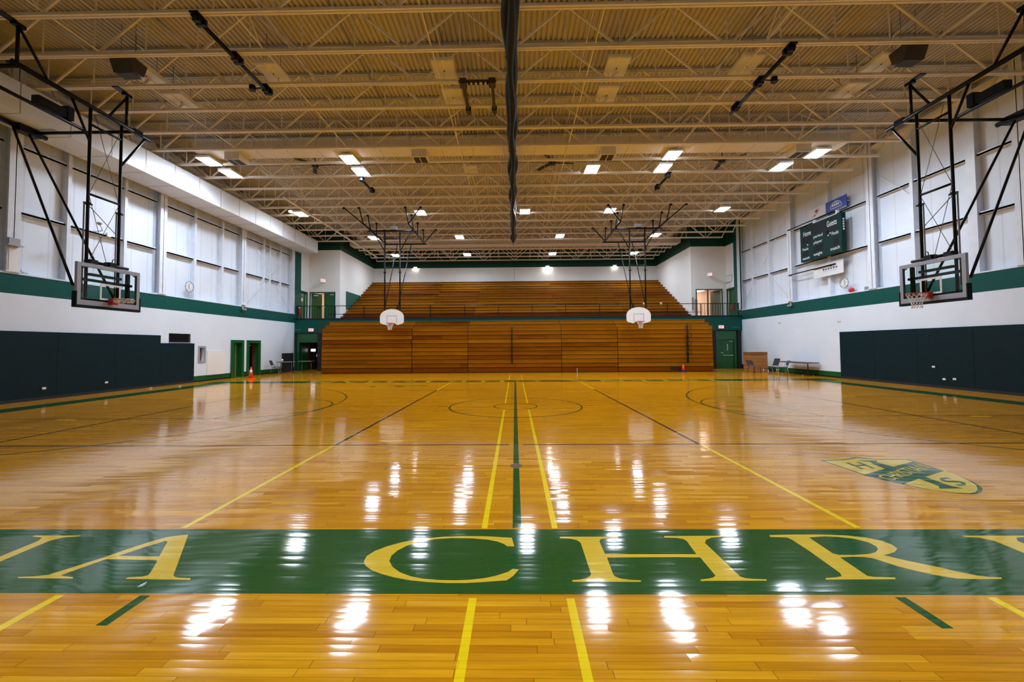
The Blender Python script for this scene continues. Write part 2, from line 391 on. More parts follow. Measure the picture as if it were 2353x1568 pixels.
def girts(s, X, cols, posts, zs, yend):
    global nt
    cut = sorted([(c-.2, c+.2) for c in cols] + [(p-.07 if p != 2.98 else p-.16, p+.07 if p != 2.98 else p+.16) for p in posts])
    for z in zs:
        y = YN+.1; t = MB()
        for a, b in cut + [(yend, yend)]:
            if a > y+.05:
                x0, x1 = sorted((X+s*.298, X+s*.14)); t.box(x0, x1, y, a, z-.03, z+.03)
                x0, x1 = sorted((X+s*.155, X+s*.14)); t.box(x0, x1, y, a, z-.03, z+.07)
            y = b
        struct('trim_%d' % nt, t, M['steel_white']); nt += 1
girts(-1, L, LCOL, LPOST, (6.0, 8.1), YE-.05)
girts(1, R, RCOL, RPOST, (6.08, 8.12), YE+.3)
# tension rods crossing in the end bays
for X, pr in ((L-.15, (((12.4, 4.1), (17.2, 8.3)), ((17.2, 4.1), (12.9, 8.3)))), (R+.15, (((12.8, 4.3), (17.7, 9.2)), ((17.7, 4.3), (12.8, 9.2)), ((5.2, 7.6), (6.8, 9.2))))):
    for (y0, z0), (y1, z1) in pr:
        struct('trim_%d' % nt, MB().tube(((X, y0, z0), (X, y1, z1)), .013, 6), M['steel_white']); nt += 1
# roof-edge girders along both side walls
struct('trim_%d' % nt, MB().box(R+.02, R+.28, YN, YE+.4, ZC-.42, ZC-.25), M['joist']); nt += 1
struct('trim_%d' % nt, MB().box(L-.28, L-.02, YN, YE, ZC-.42, ZC-.25), M['joist']); nt += 1

# balcony: slab, fascia, under-balcony wall
struct('floor_balcony', MB().box(L, R, YE+.02, YF+.2, ZB-.25, ZB), M['concrete'])
f = MB().box(-13.15, 13.15, YE, YE+.02, 3.40, ZB-.01); f.box(L, -13.15, YE, YE+.06, 2.66, ZB-.05); f.box(13.15, R, YE, YE+.06, 2.66, ZB-.05)
struct('trim_%d' % nt, f, M['green']); nt += 1
struct('trim_%d' % nt, MB().box(L, R, YE-.03, YE+.02, ZB-.07, ZB+.02), M['blackm']); nt += 1
def under(xa, xb, holes):
    t = MB(); xs = sorted({xa, xb, *[h[0] for h in holes], *[h[1] for h in holes]})
    for a, b in zip(xs[:-1], xs[1:]):
        z = 0
        for h in holes:
            if h[0] <= a and h[1] >= b: z = h[2]
        t.box(a, b, YE+.15, YE+.30, z, ZB-.25)
    return t
struct('wall_under_balcony', under(L, R, [(-15.25, -13.95, 2.0), (14.1, 15.28, 2.0)]), M['block_green'])
struct('trim_%d' % nt, MB().box(-13.75, -13.45, YE-.35, YE+.14, 0, 2.66), M['blackm']); nt += 1
struct('trim_%d' % nt, MB().box(13.50, 13.82, YE-.35, YE+.14, 0, 2.66), M['blackm']); nt += 1
struct('trim_%d' % nt, MB().box(15.50, 15.72, YE+.02, YE+.14, 0, 2.66), M['blackm']); nt += 1
# stepped dark green boxes at both ends of the lower stand, under the fascia
for s in (-1, 1):
    t = MB()
    for k, (a, z0) in enumerate(((12.36, 2.62), (12.36, 2.87), (12.36, 3.12))):
        x0, x1 = sorted((s*(a), s*(a+.9-.0*k))); t.box(x0, x1, 16.0+.3*k, 16.2+.3*k, z0, z0+.27)
    struct('trim_%d' % nt, t, M['dgreen']); nt += 1

# ------------------------------------------------------------------ doors
def door_frame(mb, X, y0, y1, z1, w=.17, d=.06, deep=.36, s=-1):
    a, b = sorted((X, X-s*d))
    mb.box(a, b, y0-w, y0+.02, 0, z1+.14); mb.box(a, b, y1-.02, y1+w, 0, z1+.14); mb.box(a, b, y0+.02, y1-.02, z1-.02, z1+.14)
    mb.box(X-deep, X, y0-.002, y0+.02, 0, z1); mb.box(X-deep, X, y1-.02, y1+.002, 0, z1); mb.box(X-deep, X, y0+.02, y1-.02, z1-.02, z1+.002)
d = MB(); door_frame(d, L, D1[0], D1[1], 1.95); o = struct('door_1', d, M['leaf'])
MB().box(L-.22, L-.17, D1[0], D1[1]-.28, .01, 1.95).build('door_leaf', M['leaf'], o)
MB().box(L-.22, L-.165, D1[1]-.27, D1[1]-.19, .01, 1.95).build('door_edge', M['crate'], o)
MB().box(L-.24, L-.19, D1[1]-.18, D1[1], .01, 1.95).build('door_leaf', M['leaf'], o)
d = MB(); door_frame(d, L, D2[0], D2[1], 1.95, .17, .06, .13); o = struct('door_2', d, M['leaf'])
MB().box(L-1.25, L-.37, D2[0]+.05, D2[0]+.10, .01, 1.94).build('door_leaf', M['leaf'], o)
MB().bar((L-.37, D2[1]-.10, 1.80), (L-.62, D2[1]-.25, 1.74), .05, .05).build('door_closer', M['alu'], o)
rm = MB(); rm.box(L-.37, L-.135, D2[0]-.001, D2[0]+.012, 0, 1.95); rm.box(L-.37, L-.135, D2[1]-.012, D2[1]+.001, 0, 1.95)
for q in (((L-3, 10.6, 0), (L-3, 15, 0), (L-3, 15, 3), (L-3, 10.6, 3)), ((L-3, 10.6, 0), (L-.36, 10.6, 0), (L-.36, 10.6, 3), (L-3, 10.6, 3)), ((L-3, 15, 0), (L-.36, 15, 0), (L-.36, 15, 3), (L-3, 15, 3)),
          ((L-3, 10.6, 3), (L-3, 15, 3), (L-.36, 15, 3), (L-.36, 10.6, 3)), ((L-3, 10.6, .0), (L-.3, 10.6, .0), (L-.3, 15, .0), (L-3, 15, .0))): rm.face(q)
struct('wall_side_room', rm, M['brown'])

# lower doors beneath the balcony
t = MB()
for a, b in ((-15.40, -15.25), (-13.95, -13.80)): t.box(a, b, YE+.08, YE+.15, 0, 2.62)
t.box(-15.25, -13.95, YE+.08, YE+.15, 2.0, 2.12); t.box(-15.25, -13.95, YE+.10, YE+.15, 2.12, 2.62)
o = struct('door_3', t, M['leaf'])
MB().box(-15.24, -15.19, YE+.32, YE+1.15, .01, 1.98).build('door_leaf', M['leaf'], o)
MB().bar((-13.99, YE+.05, 1.0), (-13.99, YE+.08, 1.16), .05, .05).build('door_handle', M['alu'], o)
rm = MB()
for q in (((-15.5, 21, 0), (-13.7, 21, 0), (-13.7, 21, 2.7), (-15.5, 21, 2.7)), ((-15.5, YE+.3, 0), (-15.5, 21, 0), (-15.5, 21, 2.7), (-15.5, YE+.3, 2.7)), ((-13.7, YE+.3, 0), (-13.7, 21, 0), (-13.7, 21, 2.7), (-13.7, YE+.3, 2.7)),
          ((-15.5, YE+.3, 2.7), (-13.7, YE+.3, 2.7), (-13.7, 21, 2.7), (-15.5, 21, 2.7))): rm.face(q)
struct('wall_stairwell', rm, mat('stairwell_brown', (.17, .11, .09), .7, noise=.3))
o = thing('stair_railing', 'grey sloping stair railing seen through the open doorway under the balcony', 'railing', (-14.3, 19.6, 0))
MB().tube(((-14.85, 19.7, .95), (-14.05, 19.7, 1.75)), .03).build('handrail', M['grey'], o)
MB().tube(((-14.85, 19.7, .75), (-14.05, 19.7, 1.55)), .02).build('lower_rail', M['grey'], o)
for q in (-14.8, -14.4, -14.05): MB().tube(((q, 19.7, 0), (q, 19.7, q+15.8)), .02).build('post', M['grey'], o)
o = thing('stairwell_glow', 'small bright white panel glowing inside the doorway under the balcony', 'lamp', (-15.02, 19.2, 1.42))  # glowing panel standing in for light through a window
MB().box(-15.15, -14.86, 19.15, 19.25, 1.36, 1.52).build('glow_panel', mat('stairwell_glow', (1, 1, 1), .5, emit=(.95, .95, 1), es=3), o)
MB().box(-15.17, -14.84, 19.25, 19.29, 1.34, 1.54).build('backplate', M['white'], o)
MB().box(-15.03, -14.97, 19.26, 19.30, 0, 1.34).build('stand', M['blackm'], o)
t = MB()
for a, b in ((13.97, 14.1), (15.28, 15.42)): t.box(a, b, YE+.08, YE+.15, 0, 2.62)
t.box(14.1, 15.28, YE+.08, YE+.15, 2.0, 2.1); t.box(14.1, 15.28, YE+.10, YE+.15, 2.1, 2.62)
o = struct('door_4', t, M['leaf'])
MB().box(14.11, 14.43, YE+.17, YE+.22, .01, 1.99).build('door_leaf', M['leaf'], o)
lf = MB().box(14.44, 15.27, YE+.17, YE+.22, .01, 1.99).build('door_leaf', M['leaf'], o)
MB().box(14.50, 15.22, YE+.10, YE+.16, .88, .94).build('push_bar', M['grey'], lf)
MB().box(14.80, 14.88, YE+.155, YE+.169, 1.25, 1.70).build('door_window', M['grey'], lf)
MB().box(14.95, 15.22, YE+.12, YE+.165, 1.86, 1.92).build('door_closer', M['grey'], lf)
MB().lathe((14.40, YE+.15, 1.08), [(.03, -.03), (.03, .02)], 10, 'y').build('door_handle', M['chrome'], o)
MB().lathe((14.48, YE+.15, 1.08), [(.035, -.03), (.035, .02)], 10, 'y').build('door_handle', M['chrome'], lf)

# upper doors at the back of the balcony with lit corridors
def corridor(xa, xb, name):
    t = MB(); y0, y1, z0, z1 = YF+.25, YF+2.6, ZB, 6.0
    for q in (((xa,y1,z0),(xb,y1,z0),(xb,y1,z1),(xa,y1,z1)), ((xa,y0,z0),(xa,y1,z0),(xa,y1,z1),(xa,y0,z1)), ((xb,y0,z0),(xb,y1,z0),(xb,y1,z1),(xb,y0,z1)),
              ((xa,y0,z1),(xb,y0,z1),(xb,y1,z1),(xa,y1,z1)), ((xa,y0,z0),(xb,y0,z0),(xb,y1,z0),(xa,y1,z0))): t.face(q)
    struct(name, t, M['cream'])
corridor(-15.6, -13.45, 'wall_corridor_left'); corridor(13.45, 15.7, 'wall_corridor_right')
for s, nm in ((-1, 'left'), (1, 'right')):
    o = thing('corridor_lamp', 'warm ceiling lamp in the lit corridor behind the upper %s door' % nm, 'lamp', (s*14.5, 21, 5.9))
    MB().box(s*14.5-.3, s*14.5+.3, 20.5, 21.7, 5.88, 5.93).build('diffuser', M['clamp'], o)
    MB().box(s*14.5-.34, s*14.5+.34, 20.46, 21.74, 5.93, 5.99).build('housing', M['lamp'], o)
def upper_frame(xa, xb, z1):
    t = MB(); w = .07
    t.box(xa-w, xa, YF-.04, YF, ZB, z1+w); t.box(xb, xb+w, YF-.04, YF, ZB, z1+w); t.box(xa, xb, YF-.04, YF, z1, z1+w); return t
o = struct('door_5', upper_frame(-15.42, -13.62, 5.76), M['dgreen'])
lf = MB().box(-14.42, -13.63, YF+.03, YF+.08, ZB+.01, 5.75).build('door_leaf', M['leaf'], o)
MB().box(-13.95, -13.68, YF-.02, YF+.025, 5.60, 5.66).build('door_closer', M['alu'], lf)
MB().lathe((-14.36, YF+.0, 4.68), [(.03, -.02), (.03, .03)], 10, 'y').build('door_handle', M['alu'], lf)
lf = MB().bar((-15.40, YF+.08, 4.72), (-14.95, YF+.82, 4.72), .05, 2.07).build('door_leaf', M['leaf'], o)
MB().bar((-15.3, YF+.2, 5.6), (-15.0, YF+.35, 5.6), .04, .06).build('door_closer', M['alu'], lf)
MB().bar((-15.08, YF+.52, 4.7), (-14.99, YF+.66, 4.7), .04, .08).build('push_bar', M['black'], lf)
o = struct('door_6', upper_frame(13.60, 15.42, 5.74), M['dgreen'])
MB().box(14.38, 14.45, YF-.03, YF+.04, ZB, 5.73).build('mullion', M['dgreen'], o)
lf = MB().bar((15.39, YF+.08, 4.72), (15.02, YF+.86, 4.72), .05, 2.05).build('door_leaf', mat('door_grey_green', (.09, .11, .085), .4), o)
MB().bar((15.25, YF+.05, 5.62), (14.98, YF+.35, 5.62), .05, .07).build('door_closer', M['black'], lf)
o = struct('door_7', MB().box(L-.18, L-.12, 18.44, 19.33, ZB+.01, 5.72), M['leaf'])
t = MB().box(L-.05, L+.02, 18.38, 18.45, ZB, 5.8); t.box(L-.05, L+.02, 19.32, 19.39, ZB, 5.8); t.box(L-.05, L+.02, 18.38, 19.39, 5.72, 5.8); t.build('door_frame', M['green'], o)
MB().box(L-.119, L-.115, 18.72, 18.95, 5.05, 5.30).build('notice', M['bannerw'], o)
o = struct('door_8', MB().box(R+.12, R+.18, 18.52, 19.48, ZB+.01, 5.72), M['leaf'])
t = MB().box(R-.02, R+.05, 18.44, 18.51, ZB, 5.8); t.box(R-.02, R+.05, 19.49, 19.56, ZB, 5.8); t.box(R-.02, R+.05, 18.44, 19.56, 5.72, 5.8); t.build('door_frame', M['green'], o)

# ------------------------------------------------------------------ floor markings (paint under the varnish: parts of the floor)
Z1, Z2, Z3 = .0006, .0010, .0014
def paint(name, mb, m): return mb.build(name, M[m], floor)
LW = .05
t = MB().rect(L+1.0, R-1.0, -8.675, -7.69, Z1); t.rect(L+1.0, R-1.0, 7.69, 8.675, Z1); paint('sideline_band', t, 'p_green')
t = MB().rect(-14.2, -13.40, -7.69, 7.69, Z1); t.rect(13.45, 14.2, -7.69, 7.69, Z1); paint('end_line_band', t, 'p_green')
t = MB().rect(-.04, .04, -7.66, -5.80, Z1); t.rect(-.04, .04, -5.58, 7.66, Z1); paint('center_line', t, 'p_green')
paint('center_circle', MB().arc(0, 0, 1.78, 1.83, 0, 2*PI, Z1, 96), 'p_green')
paint('jump_circle', MB().arc(0, 0, .57, .61, 0, 2*PI, Z1, 64), 'p_green')
t = MB()
for s in (-1, 1):
    cx = s*11.2; a = math.acos(2.6/6.02)
    t.arc(cx, .1, 5.97, 6.02, PI*(s > 0)-1.35, PI*(s > 0)+1.35, Z1, 80)
paint('three_point_arc', t, 'p_green')
t = MB()
for s in (-1, 1):
    t.arc(s*7.05, 0, 1.78, 1.83, PI*(s > 0)-PI/2, PI*(s > 0)+PI/2, Z1, 48)
    x0, x1 = sorted((s*7.03, s*7.08)); t.rect(x0, x1, -1.8, 1.8, Z1)
    x0, x1 = sorted((s*7.05, s*13.4)); t.rect(x0, x1, -1.80, -1.75, Z1); t.rect(x0, x1, 1.75, 1.80, Z1)
paint('free_throw_lane', t, 'p_green')
t = MB()
for s in (-1, 1):
    for y in (-1.93, 1.83):
        x0, x1 = sorted((s*10.3, s*10.75)); t.rect(x0, x1, y, y+.1, Z1)
paint('lane_block', t, 'p_line')
t = MB()
for y in (-4.455, 4.325): t.rect(-9.25, -.12, y-.025, y+.025, Z2); t.rect(.12, 9.25, y-.025, y+.025, Z2)
for s in (-1, 1): t.rect(s*9.22-.03, s*9.22+.03, -4.45, 4.33, Z2)
for s in (-1, 1):
    for a, b in ((-4.45, 4.32),): t.face(((s*3.06-.027, a, Z2), (s*3.06+.027, a, Z2), (s*2.98+.03, b, Z2), (s*2.98-.03, b, Z2)))
t.rect(-2.15, -1.87, .02, .07, Z2); t.rect(1.87, 2.15, .02, .07, Z2)
paint('volleyball_line', t, 'p_black')
t = MB()
for s in (-1, 1):
    t.rect(s*3.08-.028, s*3.08+.028, -7.66, -4.50, Z1); t.rect(s*3.09-.03, s*3.09+.03, -10.2, -8.70, Z1); t.rect(s*2.98-.03, s*2.98+.03, 4.36, 7.66, Z1)
for x0 in (-.297, .345):
    t.rect(x0-.026, x0+.026, -12.5, -8.72, Z1); t.rect(x0-.026, x0+.026, -7.67, -.62, Z1); t.rect(x0-.022, x0+.022, .62, 7.6, Z1); t.rect(x0-.022, x0+.022, 8.75, 11.9, Z1)
paint('yellow_court_line', t, 'p_line')
paint('coaching_box_line', MB().rect(-2.54, -2.47, -9.0, -8.70, Z1).rect(2.47, 2.54, -9.0, -8.70, Z1), 'p_green')
t = MB().rect(-.36, -.31, 11.95, 12.12, Z1).rect(.33, .39, 12.0, 12.17, Z1).rect(-.3, .33, 12.03, 12.05, Z1); paint('tape_mark', t, 'p_white')
MB().lathe((0, -5.69, 0), [(.085, .0015), (.085, .003), (.06, .004), (.055, .003)], 24).build('floor_socket_cover', mat('brass_plate', (.09, .05, .03), .35, .7), floor)

# lettering: outlines drawn in the board's own plane
def fl5(x, y, x0): p = onZ(x0+x/2.94125, 1168+y/2.94125, 0); return (p.x, p.y)
C_ = [(1165,202),(1000,192),(820,190),(700,195),(560,208),(430,230),(330,257),(240,290),(185,325),(165,360),(175,390),(215,420),(280,445),(370,470),(480,490),(600,502),(720,508),(850,508),(980,501),(1080,493),(1130,490),(1175,460),(1213,415),(1170,412),(1140,432),(1060,458),(980,475),(880,486),(780,490),(680,488),(560,478),(480,462),(410,436),(360,400),(337,360),(350,325),(390,290),(450,258),(530,232),(640,212),(760,204),(900,206),(1000,214),(1070,228),(1110,243),(1135,260),(1182,260)]
H1 = [(1490,195),(1885,194),(1885,202),(1800,205),(1765,211),(1757,225),(1795,313),(2273.6,313),(2411.6,313),(2348.6,225),(2328.6,212),(2283.6,203),(2195.6,200),(2195,190),(2583.6,188),(2585.6,195),(2513.6,202),(2478.6,215),(2470.6,237),(2710.6,465),(2743.6,475),(2793.6,480),(2885.6,483),(2888.6,492),(2443.6,494),(2438.6,485),(2493.6,478),(2528.6,470),(2541.6,458),(2438.6,335),(2273.6,333),(1808,335),(1850,450),(1865,465),(1900,478),(1960,486),(2040,490),(2035,500),(1585,500),(1572,497),(1575,488),(1620,485),(1670,475),(1695,460),(1700,445),(1630,235),(1605,218),(1560,208),(1490,205)]
R_ = [(630,185),(640,183),(800,180),(1000,180),(1150,186),(1280,200),(1390,222),(1460,248),(1497,275),(1480,298),(1440,312),(1405,318),(1480,338),(1600,365),(1750,395),(1900,430),(2040,458),(2120,467),(2200,470),(2205,480),(2050,482),(1900,478),(1760,455),(1620,425),(1500,395),(1400,362),(1330,340),(1270,332),(1190,330),(1110,335),(1295,460),(1340,466),(1480,470),(1487,482),(1015,485),(1010,475),(1080,470),(1122,462),(1110,440),(900,290),(780,212),(750,200),(640,197)]
Rh = [(900,200),(1000,193),(1090,196),(1200,208),(1300,232),(1355,260),(1367,280),(1350,300),(1300,312),(1200,318),(1100,318),(1060,307)]
A_ = [(1225,184),(1272,179),(1260,215),(1172,455),(1180,465),(1205,471),(1290,475),(1285,487),(848,480),(865,470),(960,465),(1000,455),(1015,440),(1060,365),(1058,353),(715,347),(410,456),(440,462),(495,468),(490,478),(118,475),(122,467),(225,463),(330,452),(700,335),(900,265),(1060,215),(1140,195)]
Ah = [(1117,224),(990,262),(800,324),(1075,329),(1132,228)]
g_C = [[fl5(x, y, 780) for x, y in C_]]; g_H = [[fl5(x, y, 780) for x, y in H1]]
g_R = [[fl5(x, y, 1553) for x, y in q] for q in (R_, Rh)]; g_A = [[fl5(x, y, 0) for x, y in q] for q in (A_, Ah)]
YT, YBm = -7.815, -8.51
def S(u, v): return v*(YT-YBm)+YBm
def stem(x, w=.19, sw=.52):            # a serifed upright, as the H's
    a, b = x-w/2, x+w/2; l, r = x-sw/2, x+sw/2; h = .025
    return [(l, YBm), (r, YBm), (r, YBm+h), (b+.06, YBm+.05), (b, YBm+.11), (b, YT-.10), (b+.06, YT-.04), (r, YT-h), (r, YT), (l, YT), (l, YT-h), (a-.06, YT-.04), (a, YT-.10), (a, YBm+.11), (a-.06, YBm+.05), (l, YBm+h)]
def g_I(x): return [stem(x)]
def g_N(x):                              # thin uprights, heavy diagonal
    l, r = x-.45, x+.45
    return [[(l-.2, YT), (l+.17, YT), (r-.05, YBm+.28), (r-.05, YT-.10), (r-.09, YT-.04), (r-.20, YT-.02), (r-.20, YT), (r+.22, YT), (r+.22, YT-.02), (r+.10, YT-.04), (r+.05, YT-.10), (r+.05, YBm-.01), (r-.04, YBm-.01), (l+.05, YT-.22), (l+.05, YBm+.10), (l+.09, YBm+.04), (l+.2, YBm+.02), (l+.2, YBm), (l-.2, YBm), (l-.2, YBm+.02), (l-.09, YBm+.04), (l-.05, YBm+.10), (l-.05, YT-.10), (l-.1, YT-.04), (l-.2, YT-.02)]]
def g_L(x):
    l = x-.3
    return [[(l-.16, YBm), (x+.38, YBm), (x+.44, YBm+.2), (x+.41, YBm+.2), (x+.33, YBm+.06), (l+.1, YBm+.04), (l+.1, YT-.08), (l+.25, YT-.02), (l+.25, YT), (l-.2, YT), (l-.2, YT-.02), (l-.09, YT-.08), (l-.09, YBm+.08), (l-.16, YBm+.02)]]
def g_E(x):
    l = x-.3; m = (YT+YBm)/2
    return [[(l-.16, YBm), (x+.38, YBm), (x+.44, YBm+.2), (x+.41, YBm+.2), (x+.33, YBm+.05), (l+.1, YBm+.04), (l+.1, m-.02), (x+.2, m-.02), (x+.24, m-.1), (x+.27, m-.1), (x+.27, m+.12), (x+.24, m+.12), (x+.2, m+.03), (l+.1, m+.03), (l+.1, YT-.04), (x+.28, YT-.05), (x+.36, YT-.18), (x+.39, YT-.18), (x+.36, YT), (l-.2, YT), (l-.2, YT-.02), (l-.09, YT-.08), (l-.09, YBm+.08), (l-.16, YBm+.02)]]
def g_T(x):
    return [[(x-.25, YBm), (x+.25, YBm), (x+.25, YBm+.025), (x+.1, YBm+.08), (x+.1, YT-.05), (x+.42, YT-.06), (x+.50, YT-.2), (x+.53, YT-.2), (x+.5, YT), (x-.5, YT), (x-.53, YT-.2), (x-.50, YT-.2), (x-.42, YT-.06), (x-.1, YT-.05), (x-.1, YBm+.08), (x-.25, YBm+.025)]]
def g_S(x):
    pts = [(.30, .80, .03), (.24, .92, .03), (.05, .97, .04), (-.15, .93, .06), (-.25, .80, .09), (-.18, .66, .11), (.02, .53, .12), (.20, .38, .11), (.26, .22, .09), (.16, .08, .06), (-.04, .03, .04), (-.24, .09, .03), (-.31, .24, .03)]
    a, b = [], []
    for i, (u, v, w) in enumerate(pts):
        p = pts[max(0, i-1)]; q = pts[min(len(pts)-1, i+1)]; dx, dy = q[0]-p[0], (q[1]-p[1])*.7; n = math.hypot(dx, dy)
        px, py = x+u, YBm+v*(YT-YBm); a.append((px-dy/n*w*.5, py+dx/n*w*.5)); b.append((px+dy/n*w*.5, py-dx/n*w*.5))
    return [a+b[::-1]]
def shift(g, d): return [[(x+d, y) for x, y in q] for q in g]
word = [shift(g_H, -9.9), g_E(-7.75), g_L(-6.75), g_E(-5.75), g_N(-4.55), g_A, g_C, g_H, g_R, g_I(4.10), g_S(4.95), g_T(5.95), g_I(6.85), shift(g_A, 10.75), g_N(9.2)]
t = MB()
for g in word: t.flat(g, Z2)
for g in word: t.flat([[(-x, -y) for x, y in q] for q in g], Z2)
paint('band_lettering', t, 'p_yellow')
# shield
def fs(x, y): p = onZ(1870+x/5.8825, 1030+y/5.8825, 0); return (p.x, p.y)
out = [(90,165),(350,160),(430,152),(560,122),(700,135),(830,150),(1280,152),(1400,195),(1700,290),(1900,355),(2100,430),(2230,500),(2285,550),(2270,590),(2200,625),(2120,630),(2000,620),(1750,590),(1450,545),(1200,490),(1000,450),(700,375),(400,270)]
sh = MB().flat([[fs(*p) for p in out]], Z1).build('shield_emblem', M['p_green'], floor)
t = MB().flat([[fs(*p) for p in ((140,176),(400,167),(580,139),(830,157),(1270,162),(1342,186),(1060,258),(960,280),(690,358),(400,262))]], Z2)
t.flat([[fs(*p) for p in ((1770,308),(1900,352),(2100,445),(2195,505),(2215,560),(2180,600),(2100,614),(1900,603),(1600,568),(1400,528),(1215,490),(1420,415),(1500,395))]], Z2)
t.build('shield_field', M['p_yellow'], sh)
t = MB().flat([[fs(*p) for p in ((595,168),(860,170),(845,193),(1080,256),(1068,268),(968,282),(955,280),(800,218),(765,190),(690,182))]], Z3)
t.flat([[fs(*p) for p in ((1415,414),(1510,393),(1820,505),(2020,548),(1700,550),(1688,515))]], Z3)
def afmap(o, ax, ay): return lambda a, b: (*fs(o[0]+ax[0]*a+ay[0]*b, o[1]+ax[1]*a+ay[1]*b), Z3)
put_text(t, 'H', afmap((640, 285), (190, -10), (-215, -85)), .02)
put_text(t, 'S', afmap((1990, 520), (110, -35), (-330, -95)), .02)
t.build('shield_initials', M['p_green'], sh)
t = MB(); put_text(t, 'CHRISTIAN', afmap((1060, 446), (540, -176), (-215, -62)), .0); t.build('shield_word', M['p_yellow'], sh)
# a second, distant emblem on the far left of the floor
t = MB(); p0 = onZ(925, 888, 0); t.flat([[(p0.x-1.3, p0.y-.35), (p0.x+.9, p0.y-.2), (p0.x+1.1, p0.y+.15), (p0.x+.7, p0.y+.35), (p0.x-1.2, p0.y+.05)]], Z1)
s2 = t.build('shield_emblem', M['p_green'], floor)
MB().flat([[(p0.x-1.1, p0.y-.27), (p0.x-.3, p0.y-.2), (p0.x-.3, p0.y+.02), (p0.x-1.1, p0.y-.02)]], Z2).flat([[(p0.x+.05, p0.y-.15), (p0.x+.8, p0.y-.1), (p0.x+.95, p0.y+.12), (p0.x+.1, p0.y+.1)]], Z2).build('shield_field', M['p_yellow'], s2)
# ------------------------------------------------------------------ roof joists
JY = [-3.55, -2.17, -.84, .51, 1.78, 3.15, 4.49, 5.79, 7.18, 8.57, 10.0, 11.35, 12.72, 14.3, 15.85, 17.35, 18.85, 20.4, 21.9, 23.35, 24.7, 26.2]
ZJ = 9.47
def joist(y, xa, xb, label):
    o = thing('roof_joist', label, 'roof joist', (0, y, ZJ), 'open web roof joists')
    MB().box(xa+.55, xb-.55, y-.065, y-.012, ZJ, ZJ+.075).box(xa+.55, xb-.55, y+.012, y+.065, ZJ, ZJ+.075).build('bottom_chord', M['joist'], o)
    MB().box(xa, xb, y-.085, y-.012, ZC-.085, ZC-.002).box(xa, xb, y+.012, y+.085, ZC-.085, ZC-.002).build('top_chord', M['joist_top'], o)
    t = MB(); n = int((xb-1.2)/2.8)
    nodes = [i*2.8 for i in range(-n, n+1)]
    za, zb = ZJ+.05, ZC-.04
    for x in nodes:
        for s in (-1, 1):
            q = x+s*1.4
            if xa+.05 < q < xb-.05: t.bar((x+s*.05, y, za), (q-s*.04, y, zb), .05, .05)
        if xa+.6 < x+1.4 < xb-.6: t.bar((x+1.4, y, za), (x+1.4, y, zb), .028, .028)
        t.bar((x, y, za), (x, y, zb), .028, .028)
    t.bar((xa+.6, y, za), (xa+.03, y, zb), .05, .05); t.bar((xb-.6, y, za), (xb-.03, y, zb), .05, .05)
    t.build('web', M['joist'], o)
for i, y in enumerate(reversed(JY)):
    if y > YF: joist(y, -XA, XA, 'cream roof joist over the upper seats, %s from the far wall' % ORD[i+1])
    else: joist(y, L+.02, R-.02, 'cream roof joist over the hall, %s counting from the far wall' % ORD[i+1])
# bridging bars between the joists
for k, x in enumerate((-11.0, -6.6, -2.15, 2.15, 6.6, 11.0)):
    o = thing('joist_bridging', 'thin white bracing line running under the roof from near to far, %s from the left' % ORD[k+1], 'bracing', (x, 7, ZJ), 'bridging lines between the roof joists')
    yb = JY[-1]
    MB().box(x-.014, x+.014, JY[0], yb, ZJ+.076, ZJ+.104).build('lower_bar', M['joist'], o)
    MB().box(x-.014, x+.014, JY[0], yb, ZC-.125, ZC-.097).build('upper_bar', M['joist'], o)
    for j, (a, b) in enumerate(zip(JY[:-1], JY[1:])):
        if j % 3 == k % 3 and a not in (4.49, 20.4, -.84, .51, 1.78):
            MB().bar((x+.03, a+.1, ZJ+.1), (x+.03, b-.1, ZC-.12), .025, .025).build('cross_brace', M['joist'], o); MB().bar((x-.03, b-.1, ZJ+.1), (x-.03, a+.1, ZC-.12), .025, .025).build('cross_brace', M['joist'], o)
# a long pale pipe along the left of the roof, ending over the upper seats
tag(MB().tube(((-11.9, 9.5, 9.414), (-11.9, 24.3, 9.414)), .055, 10).build('sprinkler_pipe', M['joist'], None), 'long pale pipe under the far roof joists running to the alcove on the left', 'pipe')
for k, (a, b) in enumerate((((-9.6, JY[0], 10.55), (-9.6, 9.0, 10.55)), ((-4.7, JY[0], 10.50), (-4.7, 3.8, 10.50)), ((8.9, JY[0], 10.52), (8.9, 7.5, 10.52)))):
    tag(MB().tube((a, b), .016, 6).build('conduit', M['wire']), ['thin dark conduit under the roof deck left of the long black ceiling pipe', 'thin dark conduit under the roof deck between the left ceiling pipe and the curtain', 'thin dark conduit under the roof deck on the right'][k], 'conduit', 'conduits under the roof deck')

